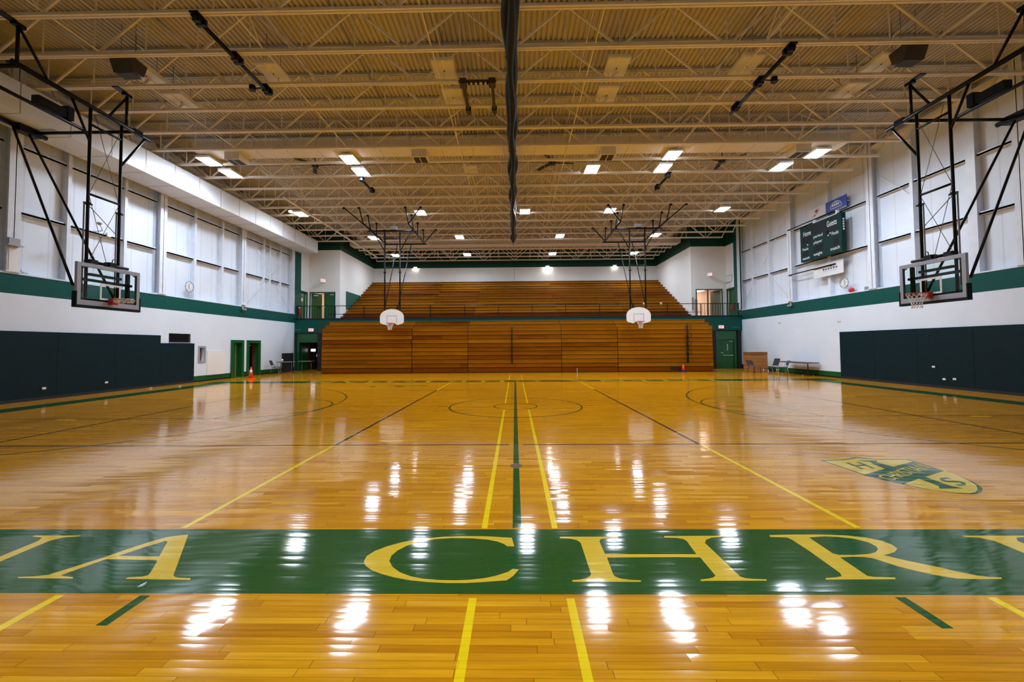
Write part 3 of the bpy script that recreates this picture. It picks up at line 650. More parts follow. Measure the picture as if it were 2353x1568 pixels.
# ------------------------------------------------------------------ ducts
def seams(o, lst, m='duct_seam'):
    for a in lst: MB().box(*a).build('seam', M[m], o)
DX = -14.3
o = thing('air_duct', 'large white rectangular air duct running along the top of the left wall', 'air duct', (DX, 5, 8.5))
MB().box(L+.02, DX, YN+.05, 18.3, 8.5, 9.40).build('duct_body', M['duct'], o)
ys = [-9.5+1.37*k for k in range(20)]
seams(o, [(L+.05, DX+.006, y-.012, y+.012, 8.494, 9.406) for y in ys])
def cross_duct(y0, y1, z0, z1, xa, xb, label, diff):
    o = thing('air_duct', label, 'air duct', (0, (y0+y1)/2, z0))
    MB().box(xa, xb, y0, y1, z0, z1).build('duct_body', M['duct_tan'], o)
    n = int((xb-xa)/1.25)
    seams(o, [(xa+1.25*k-.008, xa+1.25*k+.008, y0-.004, y1+.004, z0-.004, z1+.003) for k in range(1, n)])
    for x in diff:
        d = MB(); d.box(x-.30, x+.30, y0+.15, y1-.02, z0-.30, z0-.004).build('diffuser', M['duct_tan'], o)
        g = o.children[-1]
        MB().box(x-.25, x+.25, y0+.22, y1-.08, z0-.312, z0-.301).build('grille', M['dkgrey'], g)
        MB().box(x-.015, x+.015, y0+.22, y1-.08, z0-.322, z0-.313).build('grille_bar', M['duct_tan'], g)
cross_duct(4.70, 5.50, 9.59, 9.93, -12.9, 13.2, 'long cream air duct crossing the roof above the first row of lit lamps', (-11.4, -3.8, 3.78, 11.5))
cross_duct(20.62, 21.6, 9.60, 9.95, -12.9, 12.9, 'long cream air duct crossing the roof over the front of the upper seats', ())

# ------------------------------------------------------------------ ceiling lights
LAMP_W, SPREAD = 112, 158
ROWS = [(24.7, [-10.45, -4.14, 3.36, 10.47], [1, 1, 1, 1]), (18.8, [-10.4, -4.03, 3.36, 10.35], [1, 1, 1, 1]), (13.15, [-12.9, -5.62, .65, 5.73, 12.4], [1, 1, 1, 1, 1]),
        (7.25, [-13.1, -7.03, -1.97, 3.57, 6.79, 12.13], [1, 1, 0, 1, 1, 1]), (5.97, [-13.15, -7.05, 6.73, 12.83], [1, 1, 1, 1]),
        (1.64, [-10.84, -1.95, 3.0, 10.7], [0]*4), (.33, [-10.84, -7.05, -2.01, 3.0, 6.75, 10.6], [0]*6), (-5.2, [-2.0, 3.0], [1]*2), (-10.2, [-2.0, 3.0], [1]*2)]  # nearest lit rows: unseen lamps, added overhead to brighten the near floor
for i, (y, xs, on) in enumerate(ROWS):
    for j, (x, lit) in enumerate(zip(xs, on)):
        z = 9.72
        if lit: z = 9.44; x *= .9676; y_ = (ROWS[i][0]+11.52)*.9676-11.52
        else: y_ = ROWS[i][0]
        y = y_
        o = thing('ceiling_light', '%s box ceiling light, %s from the left in the %s row from the far wall' % ('glowing' if lit else 'unlit', ORD[j+1], ORD[i+1]), 'ceiling light', (x, y, z), 'box lights under the roof')
        hx, hy = (.29, .41) if lit else (.32, .45)
        MB().box(x-hx, x+hx, y-hy, y+hy, z+.005, z+.09).build('housing', M['lamp'], o)
        for s in (-1, 1):
            a, b = sorted((x+s*.03, x+s*(hx-.02))); MB().box(a, b, y-hy+.03, y+hy-.03, z-.012, z+.0045).build('lens', M['lens'] if lit else M['lens_off'], o)
        for s in ((-.35, .05) if abs(y-5.4) < .1 else (-.35, .35)): MB().tube(((x, y+s, z+.09), (x, y+s, 9.59 if abs(y-5.4) < .1 else ZC+.02)), .008, 5).build('hanger', M['wire'], o)
        if lit:
            ld = bpy.data.lights.new('lamp', 'AREA'); ld.shape = 'RECTANGLE'; ld.size = 2*hx-.06; ld.size_y = 2*hy-.06; ld.energy = LAMP_W*(1.0 if y < -3 else 1); ld.color = (.82, .95, 1.14); ld.spread = math.radians(SPREAD)
            lo = bpy.data.objects.new('lamp', ld); C.objects.link(lo); lo.parent = o; lo.location = (0, 0, -.018)
        if not lit: MB().lathe((x, y, z-.03), [(.012, 0), (.02, .018)], 8).build('sensor', M['black'], o)
M['wash'] = mat('wall_wash_lens', (1, 1, 1), .5, emit=(1, .98, .94), es=330); M['wash_dim'] = mat('wall_wash_lens_dim', (1, 1, 1), .5, emit=(1, .98, .94), es=60)
for x, m_, lab in ((-9.3, 'wash_dim', 'small lamp at the top of the back wall, leftmost of three'), (3.1, 'wash', 'small bright lamp at the top of the back wall, middle of three'), (9.35, 'wash_dim', 'small lamp at the top of the back wall, rightmost of three')):
    o = thing('wall_lamp', lab, 'wall lamp', (x, YB, 9.05), 'wall lamps on the back wall')
    MB().box(x-.16, x+.16, YB-.16, YB, 9.06, 9.16).build('housing', M['lamp'], o); MB().box(x-.13, x+.13, YB-.14, YB-.03, 9.045, 9.059).build('lens', M[m_], o)
o = thing('round_lamp', 'small round warm lamp beside the far left lit box light', 'lamp', (-13.17, 12.68, 9.66))
MB().lathe((-13.17, 12.68, 9.66), [(.16, 0), (.2, .06)], 20).build('lamp_lens', mat('warm_lens', (1, 1, 1), .5, emit=(1, .85, .6), es=12), o)
MB().lathe((-13.17, 12.68, 9.72), [(.2, .001), (.12, .12), (.03, .16)], 20).build('reflector', M['lamp'], o)
MB().tube(((-13.17, 12.68, 9.88), (-13.17, 12.68, ZC+.02)), .01, 5).build('hanger', M['wire'], o)

# ------------------------------------------------------------------ fans and speakers under the roof
for x, y, lab in ((-8.95, 6.8, 'dark ceiling fan under the roof on the left, beside the lit lamps'), (1.72, 6.85, 'dark ceiling fan under the roof just right of the hanging curtain'), (9.28, 6.85, 'dark ceiling fan under the roof on the right between lit lamps')):
    z = 9.88; o = thing('ceiling_fan', lab, 'ceiling fan', (x, y, z), 'ceiling fans')
    MB().lathe((x, y, z), [(.05, -.12), (.14, -.10), (.16, .0), (.14, .08), (.05, .12)], 16).build('motor_hub', M['blackm'], o)
    MB().tube(((x, y, z+.12), (x, y, ZC+.02)), .02, 6).build('downrod', M['blackm'], o)
    for k in range(3):
        a = .5+2*PI*k/3+x; d = Vector((math.cos(a), math.sin(a), 0))
        MB().bar(Vector((x, y, z-.02))+d*.15, Vector((x, y, z-.02))+d*.98, .17, .015, (.15*d.y, -.15*d.x, 1)).build('blade', M['blackm'], o)
    t = MB()
    for q in (.5, .8, 1.0): t.tube([(x+q*math.cos(2*PI*k/24), y+q*math.sin(2*PI*k/24), z-.16) for k in range(24)], .006, 4, True)
    for k in range(12): t.bar((x+.05*math.cos(k*PI/6), y+.05*math.sin(k*PI/6), z-.16), (x+1.0*math.cos(k*PI/6), y+1.0*math.sin(k*PI/6), z-.16), .008, .008)
    t.bar((x, y, z-.16), (x, y, z-.1), .03, .03)
    t.build('guard', M['wire'], o)
for s, nm in ((-1, 'left'), (1, 'right')):
    x, y = s*10.65, -.45; o = thing('ceiling_speaker', 'dark loudspeaker hanging among the near roof joists on the %s' % nm, 'speaker', (x, y, 9.35), 'loudspeakers under the roof')
    t = MB(); pr = [(-.30, 9.62), (.30, 9.62), (.20, 9.28), (-.12, 9.22)]
    t.prism(pr, lambda a, b, h: (x+h, y+a, b), -.28, .28); t.build('cabinet', mat('speaker_brown', (.05, .04, .03), .6), o)
    MB().box(x-.24, x+.24, y-.11, y+.18, 9.205, 9.215).build('grille', M['dkgrey'], o)
    [MB().tube(((x+q, y, 9.62), (x+q, y, ZC+.02)), .006, 5).build('hanger', M['wire'], o) for q in (-.2, .2)]

# ------------------------------------------------------------------ gathered divider curtain
o = thing('divider_curtain', 'dark green divider curtain gathered up and hanging along the middle of the roof', 'curtain', (-.04, 5, 8.75))
ys = [YN+.3+.25*k for k in range(int((17.45-YN-.3)/.25)+1)]
def bundle(dx, dz, r, ph, name, taper=True):
    pts, rs = [], []
    for y in ys:
        w = math.sin(y*2*PI/2.75+ph); p = -.05+dx*(1+.25*w)+.03*math.sin(y*1.7+ph*2); q = 9.0+dz+.03*math.sin(y*2.3+ph)
        e = min(1.0, (17.5-y)/.7+.12); pts.append((p, y, q)); rs.append(r*(.86+.2*w)*e**.5)
    MB().tube(pts, r, 12, rs=rs).build(name, M['vinyl'], o)
bundle(.0, -.09, .125, 0, 'lower_fold'); bundle(-.075, .03, .10, 1.0, 'side_fold'); bundle(.07, .04, .105, 2.6, 'side_fold'); bundle(.0, .17, .11, 4.0, 'upper_fold')
for k, y in enumerate([q for q in JY if q < 17.4]):
    t = MB().tube(((-.05, y+.0, 9.05), (-.05, y+.0, 9.47)), .012, 6); t.box(-.2, .1, y-.03, y+.03, 9.26, 9.29); t.build('strap', M['black'], o)
MB().tube(((-.05, 17.35, 9.0), (-.05, 17.47, 8.72)), .02, 6).build('end_cord', M['black'], o)

# ------------------------------------------------------------------ hoist gear beside the curtain
o = thing('hoist_gear', 'brown steel hoist gear with pulleys and cables left of the curtain', 'hoist', (-1.05, 1.2, 9.4))
for x in (-1.47, -.62): 
    MB().box(x-.045, x+.045, .3, 2.05, 9.36, 9.46).build('rail', M['brownsteel'], o)
    MB().box(x-.10, x+.10, .28, .52, 9.30, 9.47).build('clamp', M['brownsteel'], o); MB().box(x-.08, x+.08, 1.72, 1.86, 9.32, 9.47).build('clamp', M['brownsteel'], o)
for x in (-1.30, -1.17, -1.03, -.88, -.75):
    MB().lathe((x-.03, .42, 9.38), [(.045, 0), (.03, .02), (.03, .04), (.045, .06)], 12, 'x').build('pulley', M['blackm'], o)
MB().box(-1.6, -.5, .36, .42, 9.41, 9.46).build('crossbar', M['brownsteel'], o)
for k, (x, xe) in enumerate(((-1.42, -1.55), (-1.30, -1.35), (-1.24, -1.2), (-1.15, -1.12), (-1.02, -1.0), (-.9, -.82), (-.72, -.55))):
    MB().tube(((x, .42, 9.40), (xe, JY[0]-.5, 10.35)), .006, 5).build('cable', M['wire'], o)
MB().tube(((-1.5, .45, 9.44), (-3.0, .49, 9.40), (-4.5, .5, 9.43)), .01, 5).build('cable', M['white'], o)

# ------------------------------------------------------------------ pipes clamped under the joists
for x, y0, y1, lab in ((-7.39, -2.3, .75, 'long black pipe clamped under the near roof joists on the left'), (7.25, -.95, 2.2, 'long black pipe clamped under the near roof joists on the right'),
                       (-7.0, 7.2, 8.8, 'short black pipe under the roof behind the left pair of lit lamps'), (7.02, 7.15, 8.95, 'short black pipe under the roof behind the right pair of lit lamps')):
    o = thing('ceiling_pipe', lab, 'ceiling pipe', (x, (y0+y1)/2, 9.33), 'black pipes clamped under the roof')
    MB().tube(((x, y0, 9.36), (x, y1, 9.36)), .055, 10).build('pipe', M['black'], o)
    for y in [q for q in JY if y0-.2 < q < y1+.2]:
        t = MB().box(x-.10, x+.10, y-.12, y+.12, 9.43, 9.47); t.box(x-.075, x+.075, y-.05, y+.05, 9.29, 9.43); t.box(x-.11, x+.11, y+.1, y+.19, 9.3, 9.46); t.build('clamp', M['black'], o)
    if y1-y0 > 2:
        s = -1 if x < 0 else 1; y = .42; t = MB().tube(((x, y, 9.36), (x+s*.28, y, 9.34)), .018, 6); t.lathe((x+s*.34, y, 9.28), [(.09, 0), (.09, .14)], 12); t.build('pulley', M['black'], o)

# ------------------------------------------------------------------ main glass-board hoops
def rim_and_net(o, c, back, hang, r=.2286):
    """c = ring centre, back = unit vector from ring to board"""
    c = Vector(c); back = Vector(back); side = Vector((-back.y, back.x, 0))
    rim = MB().tube([c+Vector((r*math.cos(2*PI*k/32), r*math.sin(2*PI*k/32), 0)) for k in range(32)], .011, 8, True)
    p = c+back*.37
    rim.bar(c+back*(r-.005)+side*.05, p+side*.07, .03, .05).bar(c+back*(r-.005)-side*.05, p-side*.07, .03, .05)
    rm = rim.build('rim', M['red'], o)
    q = c+back*.31; b = MB().cbox((0, 0, 0), .12 if abs(back.x) > .5 else .17, .17 if abs(back.x) > .5 else .12, .17); b.v = [v+q+Vector((0, 0, -.05)) for v in b.v]; b.build('rim_bracket', M['red'], rm)
    n = MB(); K = 12
    def nodes(z, rr, off): return [c+Vector((rr*math.cos(2*PI*(k+off)/K), rr*math.sin(2*PI*(k+off)/K), z)) for k in range(K)]
    if hang:
        lev = [(-.01, .225), (-.10, .185), (-.18, .145), (-.255, .12), (-.33, .112), (-.41, .115)]
        for i in range(len(lev)-1):
            A = nodes(*lev[i], .5*(i % 2)); B = nodes(*lev[i+1], .5*((i+1) % 2))
            for k in range(K):
                n.tube((A[k], B[k]), .0055, 5); n.tube((A[k], B[(k-1) % K] if i % 2 == 0 else B[(k+1) % K]), .0055, 5)
    else:                                  # flipped up and caught on the rim
        A = nodes(.0, .235, 0); B = nodes(-.075, .20, .5); D = nodes(.03, .215, .5)
        for k in range(K):
            n.tube((A[k], B[k]), .007, 5); n.tube((A[k], B[(k-1) % K]), .007, 5); n.tube((A[k], D[(k+1) % K]), .007, 5); n.tube((B[k], B[(k+1) % K]), .006, 5)
    n.build('net', M['net'], o)
def glass_hoop(s, label, hang):
    X, yc = s*11.6, .19; g = lambda d: X+s*d          # d: towards the wall
    o = thing('basketball_hoop', label, 'basketball hoop', (X, yc, 2.77), 'glass basketball hoops')
    def bx(mb, d0, d1, y0, y1, z0, z1): a, b = sorted((g(d0), g(d1))); return mb.box(a, b, yc+y0, yc+y1, z0, z1)
    z0, z1, hw = 2.84, 3.99, .92
    t = bx(MB(), 0, .012, -hw+.09, hw-.09, z0+.12, z1-.09); gl = t.build('glass_pane', M['glass'], o)
    t = MB(); bx(t, -.004, .07, -hw, hw, z1-.10, z1); bx(t, -.004, .07, -hw, hw, z0, z0+.14); bx(t, -.004, .07, -hw, -hw+.10, z0+.14, z1-.10); bx(t, -.004, .07, hw-.10, hw, z0+.14, z1-.10)
    fr = t.build('board_frame', M['bframe'], o)
    t = MB()
    for a, b, c, d in ((-.305, .305, 3.44, 3.49), (-.305, .305, 3.03, 3.08), (-.305, -.255, 3.08, 3.44), (.255, .305, 3.08, 3.44)): bx(t, -.006, -.001, a, b, c, d)
    t.build('target_square', M['line_w'], gl)
    t = MB(); bx(t, -.02, .10, -hw-.03, hw+.03, z0-.07, z0+.002); bx(t, -.02, .10, -hw-.03, -hw-.001, z0, z0+.36); bx(t, -.02, .10, hw+.001, hw+.03, z0, z0+.36); t.build('edge_pad', M['edge'], o)
    t = MB()
    for y in (-hw+.14, hw-.14):
        sg = 1 if y < 0 else -1
        for z, dz in ((z1-.12, -1), (z0+.16, 1)):
            t.prism([(y-sg*.03, z), (y+sg*.11, z), (y-sg*.03, z+dz*.06)], lambda a, b, h: (g(h), yc+a, b), .015, .03)
    t.build('corner_bracket', M['tint'], o)
    # steel carrier behind the board
    pz = 8.42; px_ = g(.25)
    for y in (-.46, .46): 
        p = MB().tube(((px_, yc+y, 2.98), (px_, yc+y, pz)), .038, 10); p.lathe((px_, yc+y, 5.67), [(.07, 0), (.07, .06)], 10); p.bar((px_, yc+y-.11, 5.70), (px_, yc+y+.11, 5.70), .05, .04); p.build('mast', M['black'], o)
    for y in (-.56, .37): MB().tube(((px_, yc+y, 3.2), (px_, yc+y, 5.70)), .018, 8).build('height_adjuster', M['wire'], o)
    for z in (5.98, 7.95): MB().tube(((px_, yc-.46, z), (px_, yc+.46, z)), .034, 8).build('rung', M['black'], o)
    for z in (3.72, 3.56): bx(MB(), .12, .20, -.80 if z < 3.6 else -.46, .80 if z < 3.6 else .46, z-.035, z+.035).build('crossbar', M['black'], o)
    bx(MB(), .12, .20, -.80, .60, 2.97, 3.04).build('crossbar', M['black'], o)
    bx(MB(), .12, .19, .63, .72, 2.97, 3.90).build('upright', M['black'], o)
    t = MB().tube(((g(.10), yc-.48, 4.06), (g(.10), yc+.62, 4.06)), .042, 10); bx(t, .02, .2, -.02, .2, 4.02, 4.14); bx(t, .02, .22, -.55, -.35, 4.02, 4.12); t.tube(((g(.1), yc+.12, 4.12), (g(.1), yc+.14, 4.24), (g(.1), yc+.20, 4.27)), .012, 6); t.build('height_winch', M['black'], o)
    t = MB()
    for a, b in (((-.42, 5.9), (.1, 4.15)), ((.42, 5.9), (-.4, 4.1)), ((-.42, 6.02), (.44, 8.2)), ((.42, 6.02), (-.3, 8.2))): t.tube(((px_, yc+a[0], a[1]), (px_, yc+b[0], b[1])), .008, 5)
    t.tube(((px_, yc-.44, 5.66), (px_, yc+.40, 5.02)), .011, 5)
    t.build('tension_wire', M['wire'], o)
    for a, b in (((.46, 7.15), (1.28, 8.43)), ((-.46, 7.45), (-.95, 8.40))): MB().tube(((px_, yc+a[0], a[1]), (px_, yc+b[0], b[1])), .032, 8).build('side_brace', M['black'], o)
    MB().tube(((px_, -2.1, 8.48), (px_, 1.62, 8.42)), .062, 10).build('carrier_pipe', M['black'], o)
    MB().box(px_-.07, px_+.07, 1.02, 1.3, 8.38, 8.52).build('pipe_clamp', M['black'], o)
    MB().tube(((px_, .80, 8.5), (px_, .80, 9.45)), .036, 8).build('hanger', M['black'], o); MB().tube(((px_, .80, 9.36), (px_, .27, 8.50)), .032, 8).build('hanger', M['black'], o)
    MB().tube(((px_, -2.0, 8.5), (px_, -2.0, 9.45)), .036, 8).build('hanger', M['black'], o); MB().tube(((px_, -2.0, 9.42), (px_, -1.33, 8.5)), .032, 8).build('hanger', M['black'], o)
    for y in (.80, -2.0): a = MB().box(px_-.06, px_+.06, y-.12, y+.12, 9.38, 9.468); a.box(px_-.09, px_+.09, y-.40, y-.1, 9.44, 9.468); a.build('joist_clamp', M['black'], o)
    bxx = sorted((g(.2), s*15.1)); MB().tube(((bxx[0], 1.05, 8.42), (bxx[1], 1.05, 8.42)), .048, 10).build('cross_pipe', M['black'], o)
    MB().tube(((s*11.85, -2.0, 8.43), (s*15.1, -2.0, 8.43)), .05, 10).build('cross_pipe', M['black'], o)
    MB().tube(((s*13.4, -2.3, 8.52), (s*13.4, 1.05, 8.48)), .05, 10).build('rear_pipe', M['black'], o)
    t = MB().box(*sorted((s*13.3, s*13.52)), -.30, .42, 8.56, 8.80); t.box(*sorted((s*13.28, s*13.5)), .45, .62, 8.54, 8.92); t.build('hoist_motor', M['black'], o)
    MB().tube(((s*14.98, -2.4, 8.41), (s*14.98, 1.35, 8.40)), .075, 10).build('wall_pipe', M['black'], o)
    a = MB().box(*sorted((s*14.86, s*15.1)), .55, 1.12, 8.26, 8.485); a.build('pipe_clamp', M['black'], o)
    MB().tube(((s*14.97, .86, 8.34), (g(.18), .50, 3.08)), .032, 10).build('diagonal_strut', M['black'], o)
    MB().tube(((s*14.97, .46, 8.34), (g(.18), -.66, 3.36)), .032, 10).build('diagonal_strut', M['black'], o)
    rim_and_net(o, (s*11.2, yc, 3.05), (s, 0, 0), hang)
    return o
glass_hoop(-1, 'glass-backboard hoop by the left wall with its net caught up on the red rim', False)
hr = glass_hoop(1, 'glass-backboard hoop by the right wall with a white net hanging from its red rim', True)

# ------------------------------------------------------------------ white fan-board hoops
def fan_hoop(c, label):
    Y = 13.25; s = 1 if c > 0 else -1; o = thing('basketball_hoop', label, 'basketball hoop', (c, Y, 2.95), 'white fan-shaped basketball hoops')
    pl = [(-.28, 2.985), (-.36, 2.96), (-.60, 3.03), (-.68, 3.07), (-.715, 3.14), (-.72, 3.44)]
    for k in range(1, 12):
        a = PI-PI*k/12; pl.append((.72*math.cos(a), 3.44+.48*math.sin(a)))
    pl += [(.72, 3.44), (.715, 3.14), (.68, 3.07), (.60, 3.03), (.36, 2.96), (.28, 2.985), (.18, 3.07), (-.18, 3.07)]
    b = MB().prism(pl[::-1], lambda p, q, h: (c+p, Y+h, q), 0, .035).build('fan_board', M['fan'], o)
    t = MB()
    for x0, x1, z0, z1 in ((-.305, .305, 3.50, 3.535), (-.305, -.27, 3.06, 3.50), (.27, .305, 3.06, 3.50)): t.box(c+x0, c+x1, Y-.004, Y-.0005, z0, z1)
    t.build('target_square', M['greyline'], b)
    rim_and_net(o, (c, Y-.37, 3.05), (0, 1, 0), True)
    pa, pb = (c-.46*1.0, c+.46*1.0)
    for x in (pa, pb):
        p = MB().tube(((x, Y+.10, 2.96), (x, Y+.06, 8.62)), .042, 10); p.lathe((x, Y+.08, 6.12), [(.08, 0), (.08, .07)], 10); p.build('mast', M['black'], o)
    for z in (6.44, 8.22, 3.3): MB().tube(((pa, Y+.09, z), (pb, Y+.09, z)), .03, 8).build('rung', M['black'], o)
    MB().tube(((c-1.5, Y, 8.65), (c+1.5, Y, 8.65)), .052, 10).build('front_pipe', M['black'], o)
    MB().tube(((c-1.45, 16.2, 8.57), (c+1.45, 16.2, 8.57)), .048, 10).build('rear_pipe', M['black'], o)
    for sx in (-1, 1):
        x = c+sx*1.30
        MB().tube(((x, 12.05, 8.74), (x, 16.25, 8.62)), .05, 10).build('side_pipe', M['black'], o)
        for y, ly in ((12.05, 11.35), (13.25, 12.72)): MB().tube(((x, y, 8.70), (x, ly, 9.45)), .032, 8).build('hanger', M['black'], o)
        MB().tube(((x, 12.05, 8.72), (x+sx*.85, 11.35, 9.45)), .032, 8).build('hanger', M['black'], o)
        MB().tube(((x, 14.3, 8.66), (x, 14.3, 9.45)), .032, 8).build('hanger', M['black'], o)
        MB().tube(((x, 16.15, 8.62), (x, 15.85, 9.45)), .032, 8).build('hanger', M['black'], o)
        MB().tube(((x, 16.15, 8.62), (x+sx*.85, 15.85, 9.45)), .032, 8).build('hanger', M['black'], o)
        MB().tube(((c+sx*1.15, Y+.02, 8.62), (c+sx*.46, Y+.07, 7.42)), .03, 8).build('side_brace', M['black'], o)
        for px2, py2 in ((x, 11.35), (x+sx*.85, 11.35), (x, 12.72), (x, 14.3), (x, 15.85), (x+sx*.85, 15.85)): MB().cbox((px2, py2, 9.425), .12, .12, .085).build('joist_clamp', M['black'], o)
    for x, xb in ((-s*(-.52), -s*(-.55)), (-s*.42, -s*.22)): MB().tube(((c+x*1.0, 16.2, 8.55), (c+xb, Y+.08, 3.45)), .03, 8).build('rear_strut', M['black'], o)
    MB().box(c-s*.02-.12, c-s*.02+.28, Y-.15, Y+.1, 8.71, 8.9).build('winch', M['grey'], o)
    t = MB()
    for a, b2 in (((pa, 6.4), (pb, 4.2)), ((pb, 6.4), (pa, 4.2))): t.tube(((a[0], Y+.09, a[1]), (b2[0], Y+.09, b2[1])), .006, 5)
    t.build('tension_wire', M['wire'], o)
    return o
fan_hoop(-7.37, 'white fan-shaped hoop hanging before the left of the bleachers')
fan_hoop(7.37, 'white fan-shaped hoop hanging before the right of the bleachers')

# ------------------------------------------------------------------ bleachers
LX = [-12.15, -6.455, -2.945, 2.9, 6.4, 12.29]
NM = ['leftmost', 'second from the left', 'middle', 'second from the right', 'rightmost']
for i, (a, b) in enumerate(zip(LX[:-1], LX[1:])):
    o = thing('folded_bleacher', 'folded varnished wooden bleacher section under the balcony, %s of the five' % NM[i], 'bleacher', ((a+b)/2, 14.4, 0), 'folded wooden bleacher sections under the balcony')
    g = .018; dy = -.0 if i else -.04
    MB().box(a+g, b-g, 14.42+dy, 14.9, .035, .30).build('toe_board', M['toe'], o)
    MB().box(a+g, b-g, 14.52, 17.5, .0, .034).box(a+g, b-g, 14.62, 14.66, .3, 2.85).build('understructure', M['blackm'], o)
    z = .315
    for k in range(10):
        y = 14.42+.012*k+dy; h = .2535
        t = MB().box(a+g, b-g, y, y+.10, z+.024, z+h-.014); t.box(a+g, b-g, y-.022, y+.14, z+h-.055, z+h-.012)
        t.build('seat_board', M['wood'], o); z += h
    for k, (y, h) in enumerate(((14.95, .235), (15.5, .235))):
        t = MB().box(a+g, b-g, y, y+.04, z+.012, z+h-.05); t.box(a+g, b-g, y-.03, y+.5, z+h-.05, z+h-.012); t.build('seat_board', M['wood'], o); z += h
    MB().box(a+g, b-g, 14.66, 16.6, 2.80, 2.845).build('deck_board', M['wood'], o)
o = thing('aisle_rail', 'black upright aisle rail on the middle bleacher section', 'rail', (-.19, 14.3, .56))
MB().tube(((-.19, 14.30, .58), (-.19, 14.33, 2.72), (-.19, 14.45, 3.0)), .035, 8).build('rail_tube', M['black'], o)
for z in (.62, 1.12, 1.62, 2.12): MB().lathe((-.19, 14.32, z), [(.05, -.05), (.06, 0), (.05, .05)], 10).build('bracket', M['black'], o)
o = thing('aisle_rail', 'black upright aisle rail with hanging loops near the right end of the bleachers', 'rail', (10.66, 14.3, .6))
MB().tube(((10.66, 14.30, .60), (10.66, 14.33, 2.8), (10.68, 14.45, 3.0)), .045, 8).build('rail_tube', M['black'], o)
for z in (.66, 1.16, 1.66, 2.16): MB().lathe((10.66, 14.32, z), [(.055, -.08), (.085, 0), (.055, .08)], 10).build('bracket', M['black'], o)
for z in (2.95, 2.45, 1.95, 1.45):
    MB().tube([(10.68+.22*math.sin(PI*k/10)**.8, 14.30, z-.42*k/10) for k in range(11)], .014, 6).build('chain_loop', M['black'], o)
tag(MB().box(9.62, 10.52, 14.36, 14.415, .17, .315).build('dark_slot_box', M['blackm'], None), 'dark slot in the foot of the rightmost bleacher section, as a black box', 'box')  # black colour paints the dark inside of a slot

UX = [-XA+.04, -6.56, -3.05, 3.2, 8.4, XA-.04]; UN = ['leftmost', 'second from the left', 'middle', 'second from the right', 'rightmost']
for i, (a, b) in enumerate(zip(UX[:-1], UX[1:])):
    o = thing('upper_bleacher', 'stepped wooden seating section on the balcony, %s of the five' % UN[i], 'bleacher', ((a+b)/2, 19.65, ZB), 'wooden seating sections on the balcony')
    g = .008
    for k in range(14):
        z = ZB+.28*k; y = 19.65+.528*k
        t = MB().box(a+g, b-g, y+.02, y+.05, z+.002, z+.222); t.box(a+g, b-g, y-.045, y+.26, z+.235, z+.278)
        t.build('seat_row', M['wood'] if k > 1 else M['toe'], o)
        MB().box(a+g, b-g, y+.26, y+.548, z+.20, z+.24).build('foot_board', M['wood'], o)

# ------------------------------------------------------------------ balcony railing
o = thing('balcony_railing', 'black steel railing along the whole front edge of the balcony', 'railing', (0, 17.66, ZB))
MB().tube(((-15.5, 17.66, 4.58), (15.7, 17.66, 4.53)), .024, 8).build('top_rail', M['black'], o)
MB().tube(((-13.2, 17.66, 3.99), (13.0, 17.66, 3.95)), .018, 8).build('mid_rail', M['black'], o)
for k, x in enumerate((-15.45, -12.71, -10.67, -8.32, -5.95, -3.52, -1.15, 1.23, 3.585, 5.96, 8.33, 10.69, 13.0, 15.62)):
    w = .07 if x == -5.95 else .045
    MB().box(x-w/2, x+w/2, 17.64, 17.68, ZB+.021, 4.55).build('post', M['black'], o)
for xa, xb in ((-15.35, -12.8), (13.08, 15.55)):
    n = int((xb-xa)/.19)
    for k in range(n+1): x = xa+(xb-xa)*k/n; MB().box(x-.011, x+.011, 17.65, 17.67, ZB+.021, 4.55).build('picket', M['black'], o)
for s, x in ((-1, -13.1), (1, 13.05)):
    o = thing('stair_handrail', 'black bent handrail at the %s end of the upper seating' % ('left' if s < 0 else 'right'), 'handrail', (x, 18.6, ZB))
    MB().tube(((x, 18.6, ZB), (x, 18.6, 4.95 if s > 0 else 4.3), (x+.25*s, 18.9, 4.95 if s > 0 else 4.3), (x+.25*s, 18.9, ZB+.02)), .022, 8).build('rail_tube', M['black'], o)
o = tag(MB().box(13.24, 13.30, YF-.08, YF-.012, 4.25, 5.2).build('wooden_rail_post', M['crate'], None), 'short orange-brown wooden strip beside the upper right door wall', 'strip')
tag(MB().box(-XA, -XA+.03, 20.7, 23.7, 4.6, 6.03).build('green_panel', M['greenboard'], None), 'green panel on the alcove side wall left of the upper seats', 'panel')

# ------------------------------------------------------------------ wall pads
LP = [-8.0, -5.6, -3.6, -1.64, .36, 2.35, 4.40, 6.45]
for i, (a, b) in enumerate(zip(LP[:-1], LP[1:])):
    if b > -1.7: tag(MB().box(L+.003, L+.07, a+.004, b-.004, .10, 2.225).build('wall_pad', M['pad'], None), 'tall dark green pad on the left wall, %s tall one from the far end' % ORD[len(LP)-1-i], 'wall pad', 'dark green pads on the left wall')
tag(MB().box(L+.003, L+.07, 6.454, 8.37, .10, 1.885).build('wall_pad', M['pad'], None), 'lower dark green wall pad under the grille on the left wall', 'wall pad', 'dark green pads on the left wall')
RP = [-3.0, -1.0, 1.0, 3.0, 5.0, 6.95, 8.87]
for i, (a, b) in enumerate(zip(RP[:-1], RP[1:])):
    if b > -.9: tag(MB().box(R-.07, R-.003, a+.004, b-.004, .10, 2.235).build('wall_pad', M['pad'], None), 'dark green wall pad on the right wall, %s from its far end' % ORD[len(RP)-1-i], 'wall pad', 'dark green pads on the right wall')
struct('baseboard_left', MB().box(L-.01, L+.075, YN, 8.37, 0, .098), M['blackm']); struct('baseboard_right', MB().box(R-.075, R+.01, YN, 8.87, 0, .098), M['blackm'])

